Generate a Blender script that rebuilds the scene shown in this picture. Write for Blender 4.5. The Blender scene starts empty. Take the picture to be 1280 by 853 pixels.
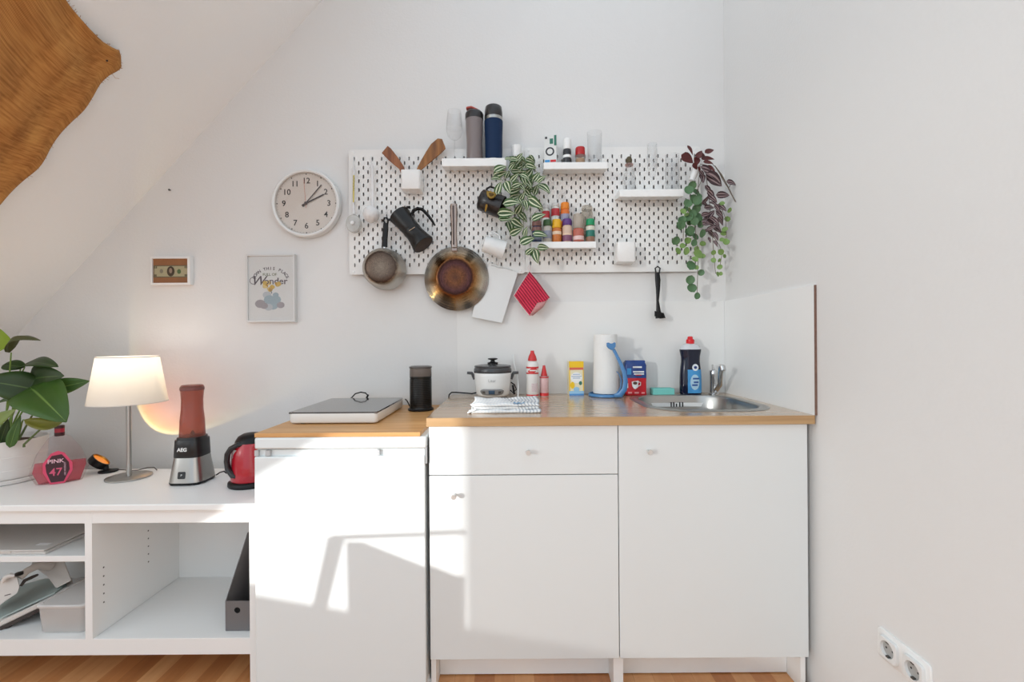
import bpy, bmesh, math, random
from mathutils import Vector, Matrix
random.seed(7)
R=math.radians; PI=math.pi
F=560.0; H=1.163; A=0.007
COL=bpy.context.scene.collection
# ---------- survey: photo measurement -> point in the room ----------
def unroll(px,py):
    dx=px-640; dy=py-424
    return dx-A*dy, dy+A*dx
def P(px,py,Y):
    u,v=unroll(px,py); return Vector((u*Y/F,Y,H-v*Y/F))
def PZ(px,py,z):
    u,v=unroll(px,py); return P(px,py,(H-z)*F/v)
# ---------- materials ----------
def lin(c):
    o=[]
    for v in c:
        v/=255.0
        o.append(v/12.92 if v<=0.04045 else ((v+0.055)/1.055)**2.4)
    return (o[0],o[1],o[2],1)
MC={}
def M(name,c=(200,200,200),rough=.5,metal=0,bump=0,bscale=200,spec=.5,trans=0,emit=None,es=1,var=0,coat=0,sub=0):
    if name in MC: return MC[name]
    m=bpy.data.materials.new(name); m.use_nodes=True; nt=m.node_tree; b=nt.nodes['Principled BSDF']
    b.inputs['Base Color'].default_value=lin(c); b.inputs['Roughness'].default_value=rough
    b.inputs['Metallic'].default_value=metal; b.inputs['Specular IOR Level'].default_value=spec
    b.inputs['Transmission Weight'].default_value=trans; b.inputs['Coat Weight'].default_value=coat
    if sub: b.inputs['Subsurface Weight'].default_value=sub
    if emit: b.inputs['Emission Color'].default_value=lin(emit); b.inputs['Emission Strength'].default_value=es
    tc=nt.nodes.new('ShaderNodeTexCoord')
    if bump or var:
        n=nt.nodes.new('ShaderNodeTexNoise'); n.inputs['Scale'].default_value=bscale; n.inputs['Detail'].default_value=4
        nt.links.new(tc.outputs['Object'],n.inputs['Vector'])
        if bump:
            bp=nt.nodes.new('ShaderNodeBump'); bp.inputs['Strength'].default_value=bump; bp.inputs['Distance'].default_value=.004
            nt.links.new(n.outputs['Fac'],bp.inputs['Height']); nt.links.new(bp.outputs['Normal'],b.inputs['Normal'])
        if var:
            mx=nt.nodes.new('ShaderNodeMix'); mx.data_type='RGBA'
            l=lin(c); mx.inputs[6].default_value=tuple(x*(1-var) for x in l[:3])+(1,); mx.inputs[7].default_value=tuple(min(1,x*(1+var)) for x in l[:3])+(1,)
            nt.links.new(n.outputs['Fac'],mx.inputs[0]); nt.links.new(mx.outputs[2],b.inputs['Base Color'])
    MC[name]=m; return m
def ramp(nt,fac,stops,interp='LINEAR'):
    r=nt.nodes.new('ShaderNodeValToRGB'); cr=r.color_ramp; cr.interpolation=interp
    while len(cr.elements)<len(stops): cr.elements.new(.5)
    for e,(p,c) in zip(cr.elements,stops): e.position=p; e.color=lin(c)
    nt.links.new(fac,r.inputs[0]); return r
def math_(nt,op,a,b=None,c=None):
    n=nt.nodes.new('ShaderNodeMath'); n.operation=op
    for i,x in enumerate((a,b,c)):
        if x is None: continue
        if isinstance(x,(int,float)): n.inputs[i].default_value=x
        else: nt.links.new(x,n.inputs[i])
    return n.outputs[0]
def glass(name,c=(235,240,240),alpha=.12,gloss=.35,rough=.03):
    """thin clear wall: mostly see-through, fresnel reflection on top"""
    if name in MC: return MC[name]
    m=bpy.data.materials.new(name); m.use_nodes=True; nt=m.node_tree; nt.nodes.clear()
    out=nt.nodes.new('ShaderNodeOutputMaterial'); tr=nt.nodes.new('ShaderNodeBsdfTransparent'); tr.inputs[0].default_value=lin(c)
    gl=nt.nodes.new('ShaderNodeBsdfGlossy'); gl.inputs['Roughness'].default_value=rough
    df=nt.nodes.new('ShaderNodeBsdfDiffuse'); df.inputs[0].default_value=lin(c)
    lw=nt.nodes.new('ShaderNodeLayerWeight'); lw.inputs[0].default_value=.5
    pw=nt.nodes.new('ShaderNodeMath'); pw.operation='POWER'; nt.links.new(lw.outputs['Facing'],pw.inputs[0]); pw.inputs[1].default_value=3
    mu=nt.nodes.new('ShaderNodeMath'); mu.operation='MULTIPLY_ADD'; nt.links.new(pw.outputs[0],mu.inputs[0]); mu.inputs[1].default_value=gloss*1.2; mu.inputs[2].default_value=.02
    m1=nt.nodes.new('ShaderNodeMixShader'); m2=nt.nodes.new('ShaderNodeMixShader')
    m1.inputs[0].default_value=alpha
    nt.links.new(tr.outputs[0],m1.inputs[1]); nt.links.new(df.outputs[0],m1.inputs[2])
    nt.links.new(mu.outputs[0],m2.inputs[0]); nt.links.new(m1.outputs[0],m2.inputs[1]); nt.links.new(gl.outputs[0],m2.inputs[2])
    nt.links.new(m2.outputs[0],out.inputs[0]); MC[name]=m; return m
# ---------- mesh builder ----------
class B:
    def __init__(s): s.bm=bmesh.new(); s.mi=0; s.uv=s.bm.loops.layers.uv.new('UVMap')
    def face(s,vs,uvs=None):
        try: f=s.bm.faces.new(vs)
        except ValueError: return None
        f.material_index=s.mi
        if uvs:
            for l,u in zip(f.loops,uvs): l[s.uv].uv=u
        return f
    def v(s,p): return s.bm.verts.new(p)
    def box(s,a,b,mt=None):
        x0,y0,z0=a; x1,y1,z1=b
        c=[(x0,y0,z0),(x1,y0,z0),(x1,y1,z0),(x0,y1,z0),(x0,y0,z1),(x1,y0,z1),(x1,y1,z1),(x0,y1,z1)]
        if mt: c=[mt@Vector(q) for q in c]
        v=[s.v(q) for q in c]
        for f in ((0,3,2,1),(4,5,6,7),(0,1,5,4),(1,2,6,5),(2,3,7,6),(3,0,4,7)): s.face([v[i] for i in f])
        return s
    def rings(s,rings,cap=True,closed=True):
        rv=[[s.v(p) for p in r] for r in rings]; n=len(rv[0])
        for i in range(len(rv)-1):
            for j in range(n if closed else n-1):
                k=(j+1)%n; s.face([rv[i][j],rv[i][k],rv[i+1][k],rv[i+1][j]])
        if cap:
            s.face(rv[0][::-1]); s.face(rv[-1])
        return s
    def lathe(s,prof,n=32,mt=None,cap=True,sx=1,sy=1,pw=2):
        rr=[]
        for r,z in prof:
            ring=[]
            for j in range(n):
                a=2*PI*j/n; ca,sa=math.cos(a),math.sin(a)
                if pw!=2: ca=math.copysign(abs(ca)**(2/pw),ca); sa=math.copysign(abs(sa)**(2/pw),sa)
                q=Vector((r*ca*sx,r*sa*sy,z)); ring.append(mt@q if mt else q)
            rr.append(ring)
        s.rings(rr,cap); return s
    def tube(s,pts,r,n=10,cap=True,flat=1,flatdir=None):
        pts=[Vector(p) for p in pts]; rs=r if isinstance(r,(list,tuple)) else [r]*len(pts)
        rr=[]; up=Vector((0,0,1))
        t0=(pts[1]-pts[0]).normalized()
        if abs(t0.dot(up))>.9: up=Vector((0,1,0))
        if flatdir: up=Vector(flatdir)
        for i,p in enumerate(pts):
            t=(pts[min(i+1,len(pts)-1)]-pts[max(i-1,0)]).normalized()
            a=up-t*up.dot(t); a.normalize(); b=t.cross(a)
            if not flatdir: up=a
            rr.append([p+(a*math.cos(2*PI*j/n)*flat+b*math.sin(2*PI*j/n))*rs[i] for j in range(n)])
        s.rings(rr,cap); return s
    def prism(s,poly,d,mt=None,y0=0):
        """poly of (x,z), extruded along +y by d"""
        a=[Vector((x,y0,z)) for x,z in poly]; b=[Vector((x,y0+d,z)) for x,z in poly]
        if mt: a=[mt@q for q in a]; b=[mt@q for q in b]
        s.rings([a,b]); return s
    def grid(s,fn,nu,nv,closeu=False):
        vs=[[s.v(fn(i/nu,j/nv)) for i in range(nu+1)] for j in range(nv+1)]
        for j in range(nv):
            for i in range(nu):
                s.face([vs[j][i],vs[j][i+1],vs[j+1][i+1],vs[j+1][i]],[(i/nu,j/nv),((i+1)/nu,j/nv),((i+1)/nu,(j+1)/nv),(i/nu,(j+1)/nv)])
        return s
    def leaf(s,base,tip,w,nrm,bend=.15,fold=.25,rnd=1.0,n=7,off=(0,0,0)):
        base=Vector(base); tip=Vector(tip); ax=tip-base; L=ax.length; ax/=L
        nrm=Vector(nrm); nrm=(nrm-ax*nrm.dot(ax)).normalized(); sd=ax.cross(nrm)
        vs=[]
        for i in range(n+1):
            t=i/n; 
            wt=w/2*(math.sin(PI*(t**(.58 if rnd==1.2 else .62 if rnd<1.5 else 1)))**(.66 if rnd==1.2 else .8 if rnd<1.5 else .5) if 0<t<1 else .02)
            row=[]
            for k in (-1,-.5,0,.5,1):
                row.append(s.v(base+ax*(L*t)+sd*(wt*k)+nrm*(bend*L*math.sin(PI*t)-fold*wt*(1-abs(k))*1.0)))
            vs.append(row)
        for i in range(n):
            for k in range(4):
                s.face([vs[i][k],vs[i][k+1],vs[i+1][k+1],vs[i+1][k]],[(k/4,i/n),((k+1)/4,i/n),((k+1)/4,(i+1)/n),(k/4,(i+1)/n)])
        return s
    def build(s,name,mats,parent=None,loc=None,rot=None,smooth=True,bevel=0,solid=0,ang=35,sub=0):
        bmesh.ops.recalc_face_normals(s.bm,faces=s.bm.faces)
        me=bpy.data.meshes.new(name); s.bm.to_mesh(me); s.bm.free()
        if not isinstance(mats,(list,tuple)): mats=[mats]
        for m in mats: me.materials.append(m)
        if smooth:
            me.polygons.foreach_set('use_smooth',[True]*len(me.polygons))
            me.set_sharp_from_angle(angle=R(ang))
        o=bpy.data.objects.new(name,me); COL.objects.link(o)
        if parent: o.parent=parent
        if loc is not None: o.location=loc
        if rot: o.rotation_euler=rot
        if solid:
            md=o.modifiers.new('s','SOLIDIFY'); md.thickness=solid; md.offset=0
        if bevel:
            md=o.modifiers.new('b','BEVEL'); md.width=bevel; md.segments=2; md.limit_method='ANGLE'; md.angle_limit=R(40)
        if sub:
            md=o.modifiers.new('u','SUBSURF'); md.levels=sub; md.render_levels=sub
        return o
def tag(o,label=None,cat=None,group=None,kind=None):
    if label: o['label']=label
    if cat: o['category']=cat
    if group: o['group']=group
    if kind: o['kind']=kind
    return o
def thing(name,label,cat,loc=(0,0,0),rot=None,group=None):
    o=bpy.data.objects.new(name,None); COL.objects.link(o); o.location=loc; o.empty_display_size=.05
    if rot: o.rotation_euler=rot
    return tag(o,label,cat,group)
def copy_tree(o,parent=None):
    c=o.copy(); COL.objects.link(c); c.parent=parent
    for ch in list(o.children): copy_tree(ch,c)
    return c
def text(s,size,mat,parent,loc,rot=(PI/2,0,0),name='lettering',ext=.0003,align='CENTER',sx=1,bold=0,shear=0,wrap=None):
    cu=bpy.data.curves.new('t','FONT'); cu.body=s; cu.size=size; cu.align_x=align; cu.align_y='CENTER'; cu.extrude=ext; cu.offset=bold; cu.shear=shear
    cu.resolution_u=3
    ob=bpy.data.objects.new('t',cu); COL.objects.link(ob)
    bpy.context.view_layer.update()
    me=bpy.data.meshes.new_from_object(ob.evaluated_get(bpy.context.evaluated_depsgraph_get()))
    bpy.data.objects.remove(ob); bpy.data.curves.remove(cu)
    if wrap:   # bend round a vertical cylinder of this radius
        for v in me.vertices:
            a=v.co.x*sx/wrap; d=wrap+v.co.z
            v.co=Vector((d*math.sin(a),v.co.y,d*math.cos(a)-wrap))
        sx=1
    me.materials.clear(); me.materials.append(mat); me.name=name
    o=bpy.data.objects.new(name,me); COL.objects.link(o); o.parent=parent; o.location=loc; o.rotation_euler=rot; o.scale=(sx,1,1)
    return o
def struct(b,name,mat,**k):
    o=b.build(name,mat,**k); o['kind']='structure'; return o
def patch(b,r,a0,a1,z0,z1,n=10,d=.0006):
    """curved label patch on a cylinder, angle measured from -y (towards the room)"""
    def fn(u,v):
        a=a0+(a1-a0)*u; return Vector(((r+d)*math.sin(a),-(r+d)*math.cos(a),z0+(z1-z0)*v))
    b.grid(fn,n,1); return b
def rrect(x0,z0,x1,z1,r,n=6):
    pts=[]
    for cx,cz,a0 in ((x1-r,z1-r,0),(x0+r,z1-r,90),(x0+r,z0+r,180),(x1-r,z0+r,270)):
        for i in range(n+1):
            a=R(a0+90*i/n); pts.append((cx+r*math.cos(a),cz+r*math.sin(a)))
    return pts
WORLD_S=1.11; SUN_S=4.0; EXPO=0.12
# ================= materials =================
def wall_mat():
    m=M('plaster_white',(226,225,223),.9,0,.16,110,spec=.2); return m
PLASTER=wall_mat()
WHITE=M('white_lacquer',(242,242,240),.35,spec=.4)
WHITEM=M('white_matt',(230,229,226),.55)
FRONT=M('cabinet_front_white',(223,226,225),.45,spec=.35)
PLAST=M('white_plastic',(235,235,233),.3)
BLACK=M('black_plastic',(20,20,21),.4,spec=.3)
CHROME=M('chrome',(205,205,205),.14,1)
STEEL=M('brushed_steel',(176,174,170),.3,1)
DARK=M('dark_edge',(62,52,46),.8)
RED=M('red_gloss',(176,26,38),.25,coat=.4)
SEAL=M('grey_gasket',(150,152,152),.5)
GLASS=glass('clear_glass',(246,248,248),.05,.28)
def wood(name,c1,c2,c3,axis='X',scale=1,rough=.35,streak=18,coat=0):
    if name in MC: return MC[name]
    m=bpy.data.materials.new(name); m.use_nodes=True; nt=m.node_tree; b=nt.nodes['Principled BSDF']
    tc=nt.nodes.new('ShaderNodeTexCoord'); mp=nt.nodes.new('ShaderNodeMapping')
    sc={'X':(1.2,streak,streak),'Y':(streak,1.2,streak),'Z':(streak,streak,1.2)}[axis]
    mp.inputs['Scale'].default_value=[q*scale for q in sc]
    nt.links.new(tc.outputs['Object'],mp.inputs['Vector'])
    n=nt.nodes.new('ShaderNodeTexNoise'); n.inputs['Scale'].default_value=1.6; n.inputs['Detail'].default_value=7; n.inputs['Distortion'].default_value=.6
    nt.links.new(mp.outputs[0],n.inputs['Vector'])
    r=ramp(nt,n.outputs['Fac'],[(.3,c1),(.5,c2),(.7,c3)])
    nt.links.new(r.outputs[0],b.inputs['Base Color']); b.inputs['Roughness'].default_value=rough; b.inputs['Coat Weight'].default_value=coat; b.inputs['Coat Roughness'].default_value=.2
    MC[name]=m; return m
WORK=wood('worktop_oak_laminate',(174,146,116),(190,160,128),(202,174,142),'X',1,.2,14,.55)
WORKE=wood('worktop_edge_oak',(166,130,90),(184,148,104),(196,160,118),'X',1,.4,20)
BOARD=wood('beech_board',(196,142,84),(212,160,102),(224,178,122),'X',1,.4,14)
SPAT=wood('olive_wood',(110,66,28),(138,88,38),(156,104,50),'Z',3,.5,12)
SPAT2=wood('cherry_wood',(112,62,34),(140,84,48),(158,100,60),'Z',3,.5,12)
def parquet():
    m=bpy.data.materials.new('parquet'); m.use_nodes=True; nt=m.node_tree; b=nt.nodes['Principled BSDF']
    tc=nt.nodes.new('ShaderNodeTexCoord'); mp=nt.nodes.new('ShaderNodeMapping'); mp.inputs['Rotation'].default_value=(0,0,R(90))
    nt.links.new(tc.outputs['Object'],mp.inputs['Vector'])
    br=nt.nodes.new('ShaderNodeTexBrick'); br.inputs['Scale'].default_value=1; br.inputs['Brick Width'].default_value=.42; br.inputs['Row Height'].default_value=.068
    br.inputs['Mortar Size'].default_value=.0006; br.offset=.37; br.inputs['Color1'].default_value=(0,0,0,1); br.inputs['Color2'].default_value=(1,1,1,1); br.inputs['Mortar'].default_value=(.1,.1,.1,1)
    nt.links.new(mp.outputs[0],br.inputs['Vector'])
    m2=nt.nodes.new('ShaderNodeMapping'); m2.inputs['Scale'].default_value=(28,2,1); nt.links.new(tc.outputs['Object'],m2.inputs['Vector'])
    n=nt.nodes.new('ShaderNodeTexNoise'); n.inputs['Scale'].default_value=1.5; n.inputs['Detail'].default_value=6; nt.links.new(m2.outputs[0],n.inputs['Vector'])
    s=math_(nt,'ADD',math_(nt,'MULTIPLY',br.outputs['Color'],.55),math_(nt,'MULTIPLY',n.outputs['Fac'],.45))
    r=ramp(nt,s,[(.1,(166,104,58)),(.45,(200,134,82)),(.85,(228,172,118))])
    nt.links.new(r.outputs[0],b.inputs['Base Color']); b.inputs['Roughness'].default_value=.35
    return m
# ================= room =================
YW=2.06; XR=.983
def quad(pts,n,m,**k):
    b=B(); b.face([b.v(p) for p in pts]); return struct(b,n,m,**k)
fl=B(); fl.box((-3.1,-4.6,-.05),(XR+.1,YW+.1,0)); struct(fl,'floor',parquet(),smooth=False)
wb=B(); wb.box((-3.1,YW,0),(XR+.1,YW+.1,3.3)); struct(wb,'wall_back',PLASTER,smooth=False)
wr=B(); wr.box((XR,-4.6,0),(XR+.1,YW,3.3)); struct(wr,'wall_right',PLASTER,smooth=False)
# sloping ceiling: line seen on the back wall
pa=P(401,2,YW); pb=P(139,290,YW); ms=(pa.z-pb.z)/(pa.x-pb.x); cs=pa.z-ms*pa.x
def slope(X): return ms*X+cs
sn=Vector((ms,0,-1)).normalized()      # points into the room
def PS(px,py,off=0):                   # point on the slope plane under a photo pixel
    u,v=unroll(px,py); # z=H-v*Y/F ; x=u*Y/F ; z=ms*x+cs
    Y=(cs-H)/(-v/F-ms*u/F); return Vector((u*Y/F,Y,H-v*Y/F))+sn*off
YC=1.12
b=B(); th=-sn*.12
def sp(x,y): return Vector((x,y,slope(x)))
lo=(0.25-cs)/ms; hi=(3.2-cs)/ms
b.rings([[sp(lo,YC),sp(hi,YC),sp(hi,YC)+th,sp(lo,YC)+th],[sp(lo,YW),sp(hi,YW),sp(hi,YW)+th,sp(lo,YW)+th]])
struct(b,'ceiling',M('plaster_ceiling',(244,244,243),.9,0,.16,110,spec=.2),smooth=False)
# window wall of the dormer, outside the picture on the left
XW=-2.9; KY=1.1; KZ=.18
def win(p):
    t=p.x-XW-.03; return (p.y-KY*t,p.z+KZ*t)
wy0,wy1,wz0,wz1=-4.2,1.08,win(P(370,746.5,1.457))[1],3.95
b=B()
b.box((XW-.12,-4.6,0),(XW,wy0,4.4)); b.box((XW-.12,wy1,0),(XW,YW,4.4)); b.box((XW-.12,wy0,0),(XW,wy1,wz0)); b.box((XW-.12,wy0,wz1),(XW,wy1,4.4))
struct(b,'wall_left',PLASTER,smooth=False)
b=B()
for (y0,y1,z0,z1) in ((wy0,wy1,wz0-.03,wz0),(wy0,wy1,wz1,wz1+.04),(wy0,wy0+.03,wz0,wz1),(wy1-.03,wy1,wz0,wz1)): b.box((XW-.09,y0,z0),(XW-.03,y1,z1))
w=struct(b,'window_1',WHITE,smooth=False)
b=B(); b.face([b.v(q) for q in ((XW-.06,wy0,wz0),(XW-.06,wy1,wz0),(XW-.06,wy1,wz1),(XW-.06,wy0,wz1))]); b.build('pane',glass('window_glass',(252,253,253),0.0,.1),w,smooth=False)
# sheer curtain, added out of view, lower edge cut to shape the sun patch
cm=bpy.data.materials.new('sheer_curtain'); cm.use_nodes=True; nt=cm.node_tree; nt.nodes.clear()
out=nt.nodes.new('ShaderNodeOutputMaterial'); tr=nt.nodes.new('ShaderNodeBsdfTransparent'); tl=nt.nodes.new('ShaderNodeBsdfTranslucent'); mx=nt.nodes.new('ShaderNodeMixShader')
tl.inputs[0].default_value=(.9,.9,.88,1); tr.inputs[0].default_value=(1,1,1,1); mx.inputs[0].default_value=.87
nt.links.new(tr.outputs[0],mx.inputs[1]); nt.links.new(tl.outputs[0],mx.inputs[2]); nt.links.new(mx.outputs[0],out.inputs[0])
# opacity raised towards the back wall and top to soften the weak sun's edge
ge=nt.nodes.new('ShaderNodeNewGeometry'); gs=nt.nodes.new('ShaderNodeSeparateXYZ'); nt.links.new(ge.outputs['Position'],gs.inputs[0])
def mr(src,a,b_,c,d):
    n=nt.nodes.new('ShaderNodeMapRange'); n.interpolation_type='SMOOTHSTEP'; n.inputs[1].default_value=a; n.inputs[2].default_value=b_; n.inputs[3].default_value=c; n.inputs[4].default_value=d; nt.links.new(src,n.inputs[0]); return n.outputs[0]
nt.links.new(math_(nt,'SUBTRACT',1.0,math_(nt,'MULTIPLY',mr(gs.outputs[1],-1.7,-.7,.15,.03),mr(gs.outputs[2],2.3,3.0,1,.25))),mx.inputs[0])
ct=thing('curtain','unseen white sheer curtain with its edge cut to shape the sun patch','curtain',(XW+.03,wy1,wz1))
cl_=sorted([win(P(318,600,1.444)),win(P(405,545,1.444)),win(Vector((-.24,1.678,.91))),win(Vector((-.157,1.757,.91))),win(Vector((.173,1.945,.91)))])
gap_r=win(P(578,600,1.457))[0]; gap_l=cl_[-1][0]+.38
cl_=[(gap_r,cl_[0][1]+.02)]+cl_+[(gap_l,cl_[-1][1]-.38*.7)]
def cedge(y):
    if y<gap_r or y>gap_l: return wz0-.05
    for (a,za),(c,zc_) in zip(cl_,cl_[1:]):
        if a<=y<=c: return za+(zc_-za)*(y-a)/(c-a)
    return wz0-.05
b=B()
ys=sorted(set([wy0-.1+i*(wy1-wy0+.2)/240 for i in range(241)]+[gap_r-.0005,gap_r+.0005,gap_l-.0005,gap_l+.0005]))
prev=None
for y in ys:
    x=XW+.03+.004*math.sin(y*40)
    cur=[b.v(Vector((x,y,z))-Vector(ct.location)) for z in (wz1+.08,cedge(y))]
    if prev: b.face([prev[0],cur[0],cur[1],prev[1]])
    prev=cur
b.build('sun_mask_drape',cm,ct)
# added, unseen blocker whose pieces cast the bar shadows on the fridge door
XT=-1.6
def back(px,py):
    p=P(px,py,1.457); t=p.x-XT; return (p.y-KY*t,p.z+KZ*t)
rk=thing('shadow_blocker','unseen white blocker added to cast bar shadows on the fridge and cabinet','light blocker',(XT,.3,0))
def rbar(a,c,w,name):
    (y0,z0),(y1,z1)=a,c; b=B(); d=Vector((0,y1-y0,z1-z0)).normalized(); n=Vector((0,-d.z,d.y))*w/2
    q0=Vector((0,y0-.3,z0)); q1=Vector((0,y1-.3,z1)); e=Vector((.008,0,0))
    b.rings([[q0-n-e,q0+n-e,q0+n+e,q0-n+e],[q1-n-e,q1+n-e,q1+n+e,q1-n+e]]); return b.build(name,WHITE,rk,smooth=False)
rbar(back(424,671),back(577,665.5),.016,'shadow_bar')
def rpoly(pts,name):
    b=B(); pl=[(y-.3,z) for y,z in pts]
    b.rings([[Vector((-.006,y,z)) for y,z in pl],[Vector((.006,y,z)) for y,z in pl]]); return b.build(name,WHITE,rk,smooth=False)
rpoly([back(418,670),back(436,670),back(412,765),back(380,840),back(345,960),back(330,960),back(365,840),back(398,762)],'leg')  # slanted blocker strip, outline traced back from the shadow it casts
rpoly([back(441,676),back(457,676),back(569,720),back(577,720),back(577,960),back(448,960)],'side_panel')  # blocker plate cut to the outline of the shaded area on the fronts
# ================= burlap on the slope =================
burm=bpy.data.materials.new('burlap'); burm.use_nodes=True; nt=burm.node_tree; bb=nt.nodes['Principled BSDF']
tc=nt.nodes.new('ShaderNodeTexCoord')
mp=nt.nodes.new('ShaderNodeMapping'); mp.inputs['Rotation'].default_value=(0,0,0); mp.inputs['Scale'].default_value=(2,40,2); nt.links.new(tc.outputs['UV'],mp.inputs['Vector'])
n1=nt.nodes.new('ShaderNodeTexNoise'); n1.inputs['Scale'].default_value=3; n1.inputs['Detail'].default_value=6; nt.links.new(mp.outputs[0],n1.inputs['Vector'])
n2=nt.nodes.new('ShaderNodeTexNoise'); n2.inputs['Scale'].default_value=6; n2.inputs['Detail'].default_value=2; nt.links.new(tc.outputs['UV'],n2.inputs['Vector'])
w1=nt.nodes.new('ShaderNodeTexWave'); w1.inputs['Scale'].default_value=90; w1.bands_direction='X'; nt.links.new(tc.outputs['UV'],w1.inputs['Vector'])
w2=nt.nodes.new('ShaderNodeTexWave'); w2.inputs['Scale'].default_value=90; w2.bands_direction='Y'; nt.links.new(tc.outputs['UV'],w2.inputs['Vector'])
s=math_(nt,'ADD',math_(nt,'MULTIPLY',n1.outputs['Fac'],.6),math_(nt,'MULTIPLY',n2.outputs['Fac'],.4))
wv=math_(nt,'MULTIPLY',math_(nt,'ADD',w1.outputs['Fac'],w2.outputs['Fac']),.06)
s=math_(nt,'ADD',s,math_(nt,'SUBTRACT',wv,.06))
r=ramp(nt,s,[(.34,(146,98,56)),(.5,(182,128,74)),(.66,(204,152,88))]); nt.links.new(r.outputs[0],bb.inputs['Base Color'])
bb.inputs['Roughness'].default_value=.95; bb.inputs['Specular IOR Level'].default_value=.1
bp=nt.nodes.new('ShaderNodeBump'); bp.inputs['Strength'].default_value=.5; bp.inputs['Distance'].default_value=.003; nt.links.new(wv,bp.inputs['Height']); nt.links.new(bp.outputs[0],bb.inputs['Normal'])
edge_r=[(-30,-200),(20,-100),(60,-30),(80,0),(91,14),(102,27),(112,37),(122,46),(132,52),(141,56),(147,67)]
edge_b=[(147,67),(145,80),(131,88),(121,99),(112,110),(98,128),(85,143),(70,162),(56,180),(46,194),(37,207),(20,224),(0,243),(-25,268),(-60,310),(-110,370)]
c0=PS(147,67,.02); 
U=(PS(80,0,.02)-c0).normalized(); W=(PS(0,243,.02)-c0); W=(W-U*W.dot(U)).normalized()
cloth=thing('burlap_cloth','coarse brown burlap cloth pinned to the sloping ceiling','cloth',c0)
b=B()
L1=[PS(x,y,.02) for x,y in edge_r][::-1]; L2=[PS(x,y,.02) for x,y in edge_b]
def samp(L,t):
    f=t*(len(L)-1); i=min(int(f),len(L)-2); return L[i].lerp(L[i+1],f-i)
def cf(u,v):
    p=samp(L1,u)+samp(L2,v)-c0      # translated edges: a skewed sheet
    q=p-c0; wob=.006*math.sin(v*23+u*5)+.005*math.sin(u*17)-.012*math.exp(-((u)**2+(v)**2)*60)
    return q+sn*(.006+wob)
b.grid(cf,40,50)
o=b.build('fabric',burm,cloth,solid=.003)
b=B(); random.seed(3)
for i in range(60):
    t=random.random(); 
    if i%2: p=cf(0,t); d=-U
    else: p=cf(t,0); d=-W
    e=d*random.uniform(.003,.009)+Vector((random.uniform(-1,1),random.uniform(-1,1),random.uniform(-1,1)))*.003
    b.tube([p,p+e*.5+sn*.001,p+e],.0005,4)
q=cf(0,.12); b.tube([q,q-U*.02+W*.004,q-U*.03-W*.004],.0006,4)
tag(b.build('fringe',burm,cloth),kind='stuff')
b=B(); b.lathe([(.002,0),(.0035,.002),(.0035,.003),(.001,.004)],10,Matrix.Translation(PS(125,68,.03)-c0)@Vector((0,0,1)).rotation_difference(sn).to_matrix().to_4x4())
b.build('pin',M('pin_dark',(50,35,25),.5),cloth)
# small screw left in the wall
b=B(); b.lathe([(.0022,0),(.0022,.006),(.0045,.006),(.0045,.009),(.001,.01)],10,Matrix.Rotation(PI/2,4,'X'))
tag(b.build('wall_screw',M('screw_grey',(90,85,82),.5),loc=P(213,238,YW)),'tiny grey screw left in the white back wall above banknote picture','screw')
# ================= splashback =================
b=B(); p=P(571,377,YW); b.box((0,0,0),(XR-p.x,.006,.0)) if 0 else None
xl=p.x; zt=P(760,377.5,YW).z; ZT=.910
b.box((0,0,0),(XR-.008-xl,.006,zt-ZT)); o=b.build('splashback_panel',[WHITEM],loc=(xl,YW-.006,ZT),bevel=.0008,smooth=False)
tag(o,'white wall panel along the back wall behind the worktop','panel')
sp_=thing('side_splashback_panel','white wall panel with raw dark edge on right wall beside sink','panel',(XR-.008,1.444,ZT))
b=B(); b.box((0,.0015,0),(.008,YW-1.444-.0062,zt-ZT)); b.build('board',M('splash_white',(238,238,236),.4),sp_,smooth=False)
b=B(); b.box((0,0,0),(.0078,.0015,zt-ZT)); tag(b.build('raw_edge',M('raw_edge',(120,92,80),.9,var=.4,bscale=60),sp_,smooth=False),'dark unfinished edge')
# ================= kitchen units =================
XL=P(536,600,1.457).x; XM=P(773,600,1.457).x; XE=P(1010,600,1.457).x
YF=1.457; ZB=.121; ZC=.881; ZD=P(650,594,YF).z
def knob(parent,px,py):
    q=P(px,py,YF-.026); q.y=YF
    b=B(); b.lathe([(.004,0),(.004,.016),(.006,.018),(.0085,.022),(.0085,.0265),(.0075,.028)],20,Matrix.Rotation(PI/2,4,'X'))
    b.build('knob',M('satin_nickel',(214,212,208),.35,.6),parent,loc=(q-Vector(root_of[0])))
root_of=[None]
def carcass(x0,x1,label,name):
    t=thing(name,label,'cabinet',((x0+x1)/2,YF,0)); root_of[0]=t.location
    w=(x1-x0)/2
    b=B(); y0=.02; y1=YW-YF-.02
    b.box((-w,y0,0),(-w+.016,y1,ZC)); b.box((w-.016,y0,0),(w,y1,ZC)); b.box((-w+.016,y0,.12),(w-.016,y1,.136)); b.box((-w+.016,y1-.005,.136),(w-.016,y1,ZC)); b.box((-w+.016,y0,ZC-.016),(w-.016,y0+.08,ZC))
    b.box((-w+.016,y1-.1,ZC-.016),(w-.016,y1,ZC))
    b.build('carcass',WHITE,t,smooth=False)
    return t,w
g=.0015
t,w=carcass(XL,XM,'white base cabinet with one drawer above a door, next to fridge','base_cabinet')
dr=B(); dr.box((-w+g,0,ZD+g),(w-g,.018,ZC-.002)); d=dr.build('drawer_front',FRONT,t,smooth=False,bevel=.001); knob(d,660.5,566.5)
b=B(); b.box((-w+g,0,ZB),(w-g,.018,ZD-g)); d=b.build('door',FRONT,t,smooth=False,bevel=.001); knob(d,567,622)
t,w=carcass(XM,XE,'white base cabinet with single tall door under the sink','base_cabinet')
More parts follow.
